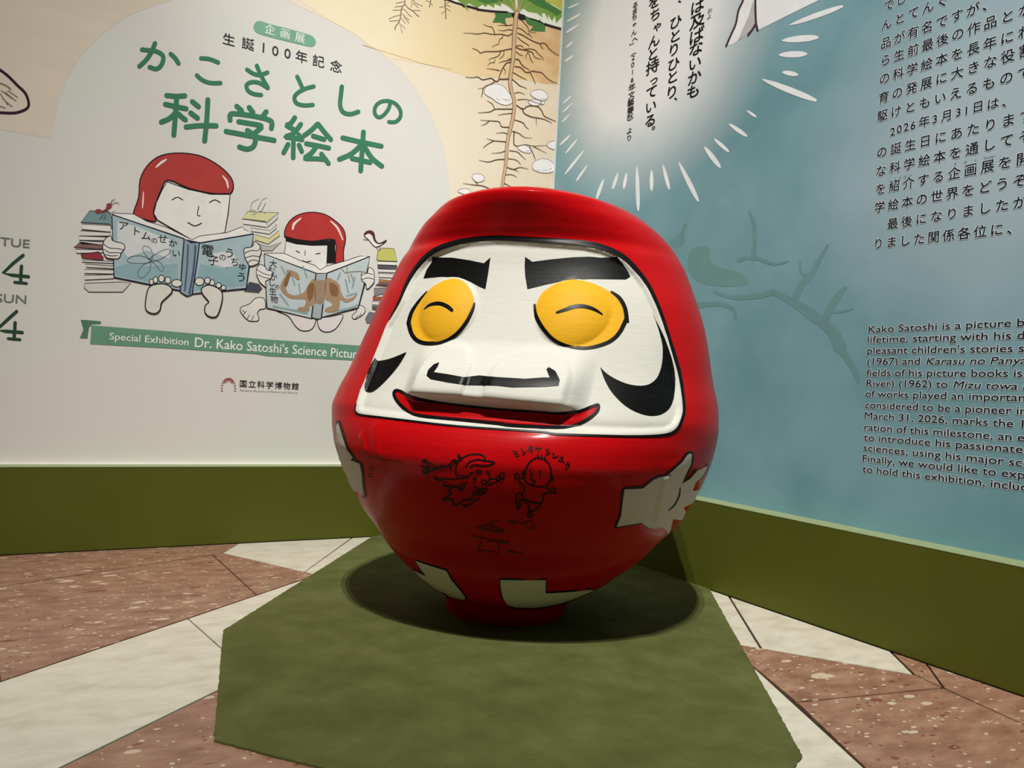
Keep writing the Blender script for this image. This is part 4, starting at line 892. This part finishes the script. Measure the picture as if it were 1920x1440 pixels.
shape('knee_print', Z(*O4, [790,1030, 785,1080, 810,1120, 860,1130, 910,1110, 950,1060, 970,1000, 880,1015]), '#e4dcdc', 1.4, 5, smooth=True)
wlines(WL, 'toe_print_line', zl(O4, [[225,1000, 245,975], [255,1030, 270,1000], [285,1045, 300,1010], [215,965, 235,985], [1065,1030, 1085,1005], [1095,1015, 1105,990]]), 1.1, INK, 6)
# right pile with the small bird
for (P, c) in [([1225,585, 1235,520, 1270,500, 1355,505, 1378,600, 1230,595], '#c5c46c'), ([1230,600, 1378,605, 1375,630, 1232,625], '#e8e6e0'), ([1230,630, 1378,635, 1375,655, 1232,650], '#5a5c66'), ([1232,658, 1370,665, 1360,685, 1235,680], '#e6e2dd'), ([1235,690, 1350,695, 1345,725, 1240,720], '#dcd8d4'),
             ([1240,735, 1330,745, 1325,760, 1240,755], '#c07a50'), ([1215,780, 1240,765, 1320,770, 1300,790], '#6b4a44'), ([1205,800, 1300,800, 1290,840, 1205,860], '#8d8a90'), ([1195,865, 1280,870, 1270,890, 1195,890], '#b55a48'), ([1190,900, 1265,905, 1255,930, 1190,925], '#e4dfda'), ([1190,935, 1240,940, 1230,970, 1190,960], '#5a5c66'), ([1140,1030, 1170,980, 1225,990, 1200,1060, 1150,1065], '#77767e')]:
    shape('book_print', Z(*O4, P), c, 1.1, 4, outline='#4b4648')
shape('bird_print', Z(*O4, [1128,405, 1145,378, 1180,370, 1205,390, 1215,440, 1245,465, 1295,440, 1290,455, 1255,480, 1215,492, 1185,465, 1160,435]), '#efe9e6', 1.0, 6, smooth=True)
wfill(WL, 'bird_back_print', [Z(*O4, [1128,410, 1140,378, 1175,368, 1200,385, 1212,420, 1222,450, 1250,465, 1296,438, 1285,460, 1240,472, 1205,450, 1190,410, 1165,392, 1145,400])], '#5a2f38', 7, smooth=True)
wlines(WL, 'bird_leg_print', zl(O4, [[1125,435, 1165,440], [1235,485, 1225,510], [1250,482, 1245,520]]), 1.1, '#5a3a40', 7)

# ------------------------------------------------------------------ print on the right wall
N0 = (1200, 0, 4)
RAYS = [(1066,15,1087,6,4), (1064,40,1091,25,5), (1062,61,1086,46,5), (1062,89,1075,78,5), (1060,115,1076,104,5), (1056,194,1072,179,3), (1055,211,1075,192,3), (1054,229,1069,214,3), (1050,272,1071,252,4),
        (1061,287,1084,260,4), (1060,326,1096,281,5), (1081,339,1102,309,4.5), (1119,372,1132,336,6.5), (1149,354,1159,324,6), (1170,353,1175,324,6), (1197,394,1194.5,312,7.5), (1222,357,1222,319,7), (1255,354,1243,309,7),
        (1309,376,1273,304,9), (1350,313,1321,275,9.5), (1366,284,1339,260,7), (1400,255,1367,232,8), (1418,219,1400,207,5), (1529,188,1430,149,12), (1495,140,1467,135,9), (1511,101,1461,103,12), (1532,70,1467,76,12.5), (1579,12,1481,47,10)]
for (x0, y0, x1, y1, w) in RAYS:
    wlines(WR, 'ray_mark', [[(x0, y0), ((x0 + x1) / 2, (y0 + y1) / 2), (x1, y1)]], w, '#eef2f6', 2, taper=[.45, .95, 1, .8, .15], sub=5)
# tail of a white speech shape with a grey fold
wfill(WR, 'white_paper_shape', [Z(*N0, [770,-700, 1340,-700, 1345,0, 1120,110, 960,190, 890,225, 860,180, 800,260, 700,330, 650,345, 700,240, 740,90, 775,0])], '#eff2f5', 2)
wfill(WR, 'grey_fold_shape', [Z(*N0, [850,0, 868,120, 870,180, 820,240, 735,305, 780,200, 820,110])], '#bfbfc4', 3)
wlines(WR, 'fold_outline', zl(N0, [['3.6',790,-100, 775,0, 740,80, 720,180, 680,270, 648,345], ['4',865,-60, 868,80, 872,170, 884,228], ['3.4',868,180, 845,220, 812,265]]), 3.5, '#4a3b40', 4)
# faint darker tree and hill silhouettes in the wash
M_TREE = '#6f999b'
wfill(WR, 'shade_wash', [Z(1200, 340, 4, [220,470, 250,420, 300,390, 330,320, 355,330, 330,400, 340,450, 290,495]), Z(1200, 340, 4, [360,580, 390,510, 440,485, 520,500, 520,580, 560,630, 650,660, 740,680, 810,750, 800,775, 650,790, 480,770, 380,700])], '#6e9897', 1, smooth=True)
wlines(WR, 'tree_wash', zl(1 and (1200, 340, 4), [['24',1500,1250, 1440,1120, 1330,1030, 1200,940, 1100,880, 1000,830], ['13',1160,880, 1220,770, 1290,690, 1350,580, 1410,480], ['6',1280,700, 1210,690, 1200,600], ['16',1380,1060, 1440,930, 1500,840, 1540,800], ['6',1430,980, 1520,975, 1600,955], ['12',1000,830, 880,860, 700,870, 560,830], ['14',1500,1250, 1600,1400, 1640,1500], ['10',440,930, 600,920, 700,960, 720,1030], ['10',850,580, 860,430, 850,300, 820,230], ['8',740,590, 850,570, 1000,620, 1110,600]]), 8, '#6d9698', 1, taper=[1, .9, .8, .6, .4])
# hand-brushed vertical quotation
QK = '#17151a'
mb = MB()
for ch, x, y, s in [('は',430,48,27), ('及',430,155,29), ('ば',425,268,29), ('な',420,365,28), ('い',412,475,26), ('か',408,580,27), ('も',400,685,27),
                    ('ひ',268,165,25), ('と',265,270,25), ('り',255,372,25), ('ひ',252,480,25), ('と',245,578,25), ('り',240,690,26), ('、',268,742,20), ('、',298,12,20),
                    ('を',108,15,25), ('ち',115,110,24), ('ゃ',132,195,20), ('ん',105,310,25), ('と',98,405,25), ('持',95,500,27), ('っ',105,600,20), ('て',88,690,25), ('い',82,800,24), ('る',78,905,25), ('。',102,960,20)]:
    put_char(mb, WR, ch, Z(*N0, [x, y])[0], s, 0.020, 3, 1.4)
for ch, x, y in [('お', 525, 80), ('よ', 520, 125)]: put_char(mb, WR, ch, Z(*N0, [x, y])[0], 10, 0.0, 3, 1.4)
mb.build('quotation_lettering', ink(QK), wall_right)
mb = MB()
for ch, x, y, s in [('る',1565,38,12), ('ま',1562,85,12), ('ち',1560,130,12), ('ゃ',1560,182,10), ('ん',1555,245,12), ('へ',1562,295,12), ('﹂',1545,338,12), ('︵',1552,392,12), ('2',1550,432,13), ('0',1546,485,13), ('1',1545,540,13), ('6',1543,598,13),
                    ('年',1540,655,14), ('文',1537,712,13), ('藝',1532,768,14), ('春',1530,825,14), ('秋',1527,872,13), ('︶',1525,914,12), ('よ',1522,982,12), ('り',1520,1035,12)]:
    put_char(mb, WR, ch, Z(*R8, [x, y])[0], s, 0.014, 3, 1.5)
mb.build('source_lettering', ink(QK), wall_right)
# Japanese introduction (each line between the centres of its first and last legible character)
A6 = (1600, 0, 6); B6 = (1600, 220, 6)
JL = [(A6, 'でし', (405, 55), (540, -5), 21), (A6, 'んとてんぐ', (375, 270), (1010, 12), 22), (A6, '品が有名ですが、', (370, 480), (1530, 42), 22), (A6, 'ら生前最後の作品とな', (365, 675), (1940, 112), 22),
      (A6, 'の科学絵本を長年にわ', (355, 880), (1935, 355), 22), (A6, '育の発展に大きな役割', (345, 1095), (1945, 565), 22), (A6, '駆けともいえるもので', (330, 1300), (1930, 815), 22),
      (A6, '日は、', (1405, 1200), (1745, 1132), 22),
      (B6, 'の誕生日にあたります', (325, 390), (1955, -20), 22), (B6, 'な科学絵本を通してそ', (315, 600), (1940, 210), 22), (B6, 'を紹介する企画展を開', (310, 805), (1915, 465), 22), (B6, '学絵本の世界をどうぞ', (300, 1010), (1880, 710), 22),
      (B6, '最後になりましたが', (445, 1195), (1880, 955), 22), (B6, 'りました関係各位に、', (285, 1420), (1810, 1240), 22)]
DARK = '#161d26'; HALO = '#c6d5da'
class Shifted:
    def __init__(self, T, du, dv, dl): self.T, self.d = T, (du, dv, dl); self.uv = T.uv
    def at(self, u, v, layer=1): return self.T.at(u + self.d[0], v + self.d[1], layer + self.d[2])
def halo_of(T, r): return [Shifted(T, r * math.cos(k * math.pi / 3.5), r * math.sin(k * math.pi / 3.5), 0.07 * k) for k in range(7)]
def jp_block(mb, T, layer, bold=0.014):
    for o, s, c0, c1, em in JL: text_run(mb, T, s, Z(*o, c0)[0], Z(*o, c1)[0], em, bold, layer)
    for ch, x, y in [('2',445,160), ('0',520,132), ('2',597,108), ('6',675,88), ('年',800,48), ('3',920,18)]: put_char(mb, T, ch, Z(*B6, [x, y])[0], 22 if ord(ch) > 200 else 21, bold, layer)
    for ch, x, y in [('月',1055,1300), ('3',1185,1262), ('1',1275,1242)]: put_char(mb, T, ch, Z(*A6, [x, y])[0], 22 if ord(ch) > 200 else 21, bold, layer)
mb = MB()
for T in halo_of(WR, 0.0030): jp_block(mb, T, 2, 0)
mb.build('lettering_halo', ink(HALO), wall_right)
mb = MB(); jp_block(mb, WR, 3.2); mb.build('introduction_lettering', ink(DARK), wall_right)
mb = MB()
for s, c0, c1 in [('しょうかい', (420, 712), (640, 655)), ('きかく', (1150, 525), (1380, 480)), ('てんかい', (1480, 460), (1580, 440))]:
    text_run(mb, WR, s, Z(*B6, c0)[0], Z(*B6, c1)[0], 6.5, 0.0, 3)
mb.build('reading_aid_lettering', ink('#5f6f7a'), wall_right)
EN = [('Kako Satoshi is a picture b', (1629, 624), (1921, 611.5)), ('lifetime, starting with his d', (1627.5, 643), (1921, 635.5)), ("pleasant children's stories s", (1626.5, 663.5), (1920, 660)),
      ('fields of his picture books is', (1625, 705), (1917, 707)), ('of works played an importan', (1623, 744), (1922, 753)), ('considered to be a pioneer in', (1622.5, 765), (1925, 778)),
      ('March 31, 2026, marks the 1', (1621.7, 785), (1919, 802.5)), ('ration of this milestone, an e', (1621, 806.5), (1921, 828)), ('to introduce his passionate', (1620, 825.5), (1918, 850)), ('sciences, using his major sci', (1619, 845), (1923, 875.5)),
      ('Finally, we would like to exp', (1618, 865), (1922, 898)), ('to hold this exhibition, includ', (1617.5, 885), (1927, 921))]
def en_block(mb, T, layer, bold=0.010):
    for s, p0, p1 in EN: latin_line(mb, T, s, p0, p1, 18.5, bold, layer)
    latin_line(mb, T, '(1967) and', (1626.5, 683.8), (1725, 683.5), 18.5, bold, layer); latin_line(mb, T, 'Karasu no Panya', (1737, 683.5), (1925, 682.5), 18.5, bold, layer, 0.25)
    latin_line(mb, T, 'River) (1962) to', (1625, 724.5), (1777, 727), 18.5, bold, layer); latin_line(mb, T, 'Mizu towa n', (1788, 727), (1930, 731.5), 18.5, bold, layer, 0.25)
mb = MB()
for T in halo_of(WR, 0.0026): en_block(mb, T, 2, 0)
mb.build('lettering_halo', ink(HALO), wall_right)
mb = MB(); en_block(mb, WR, 3.2); mb.build('introduction_lettering', ink(DARK), wall_right)
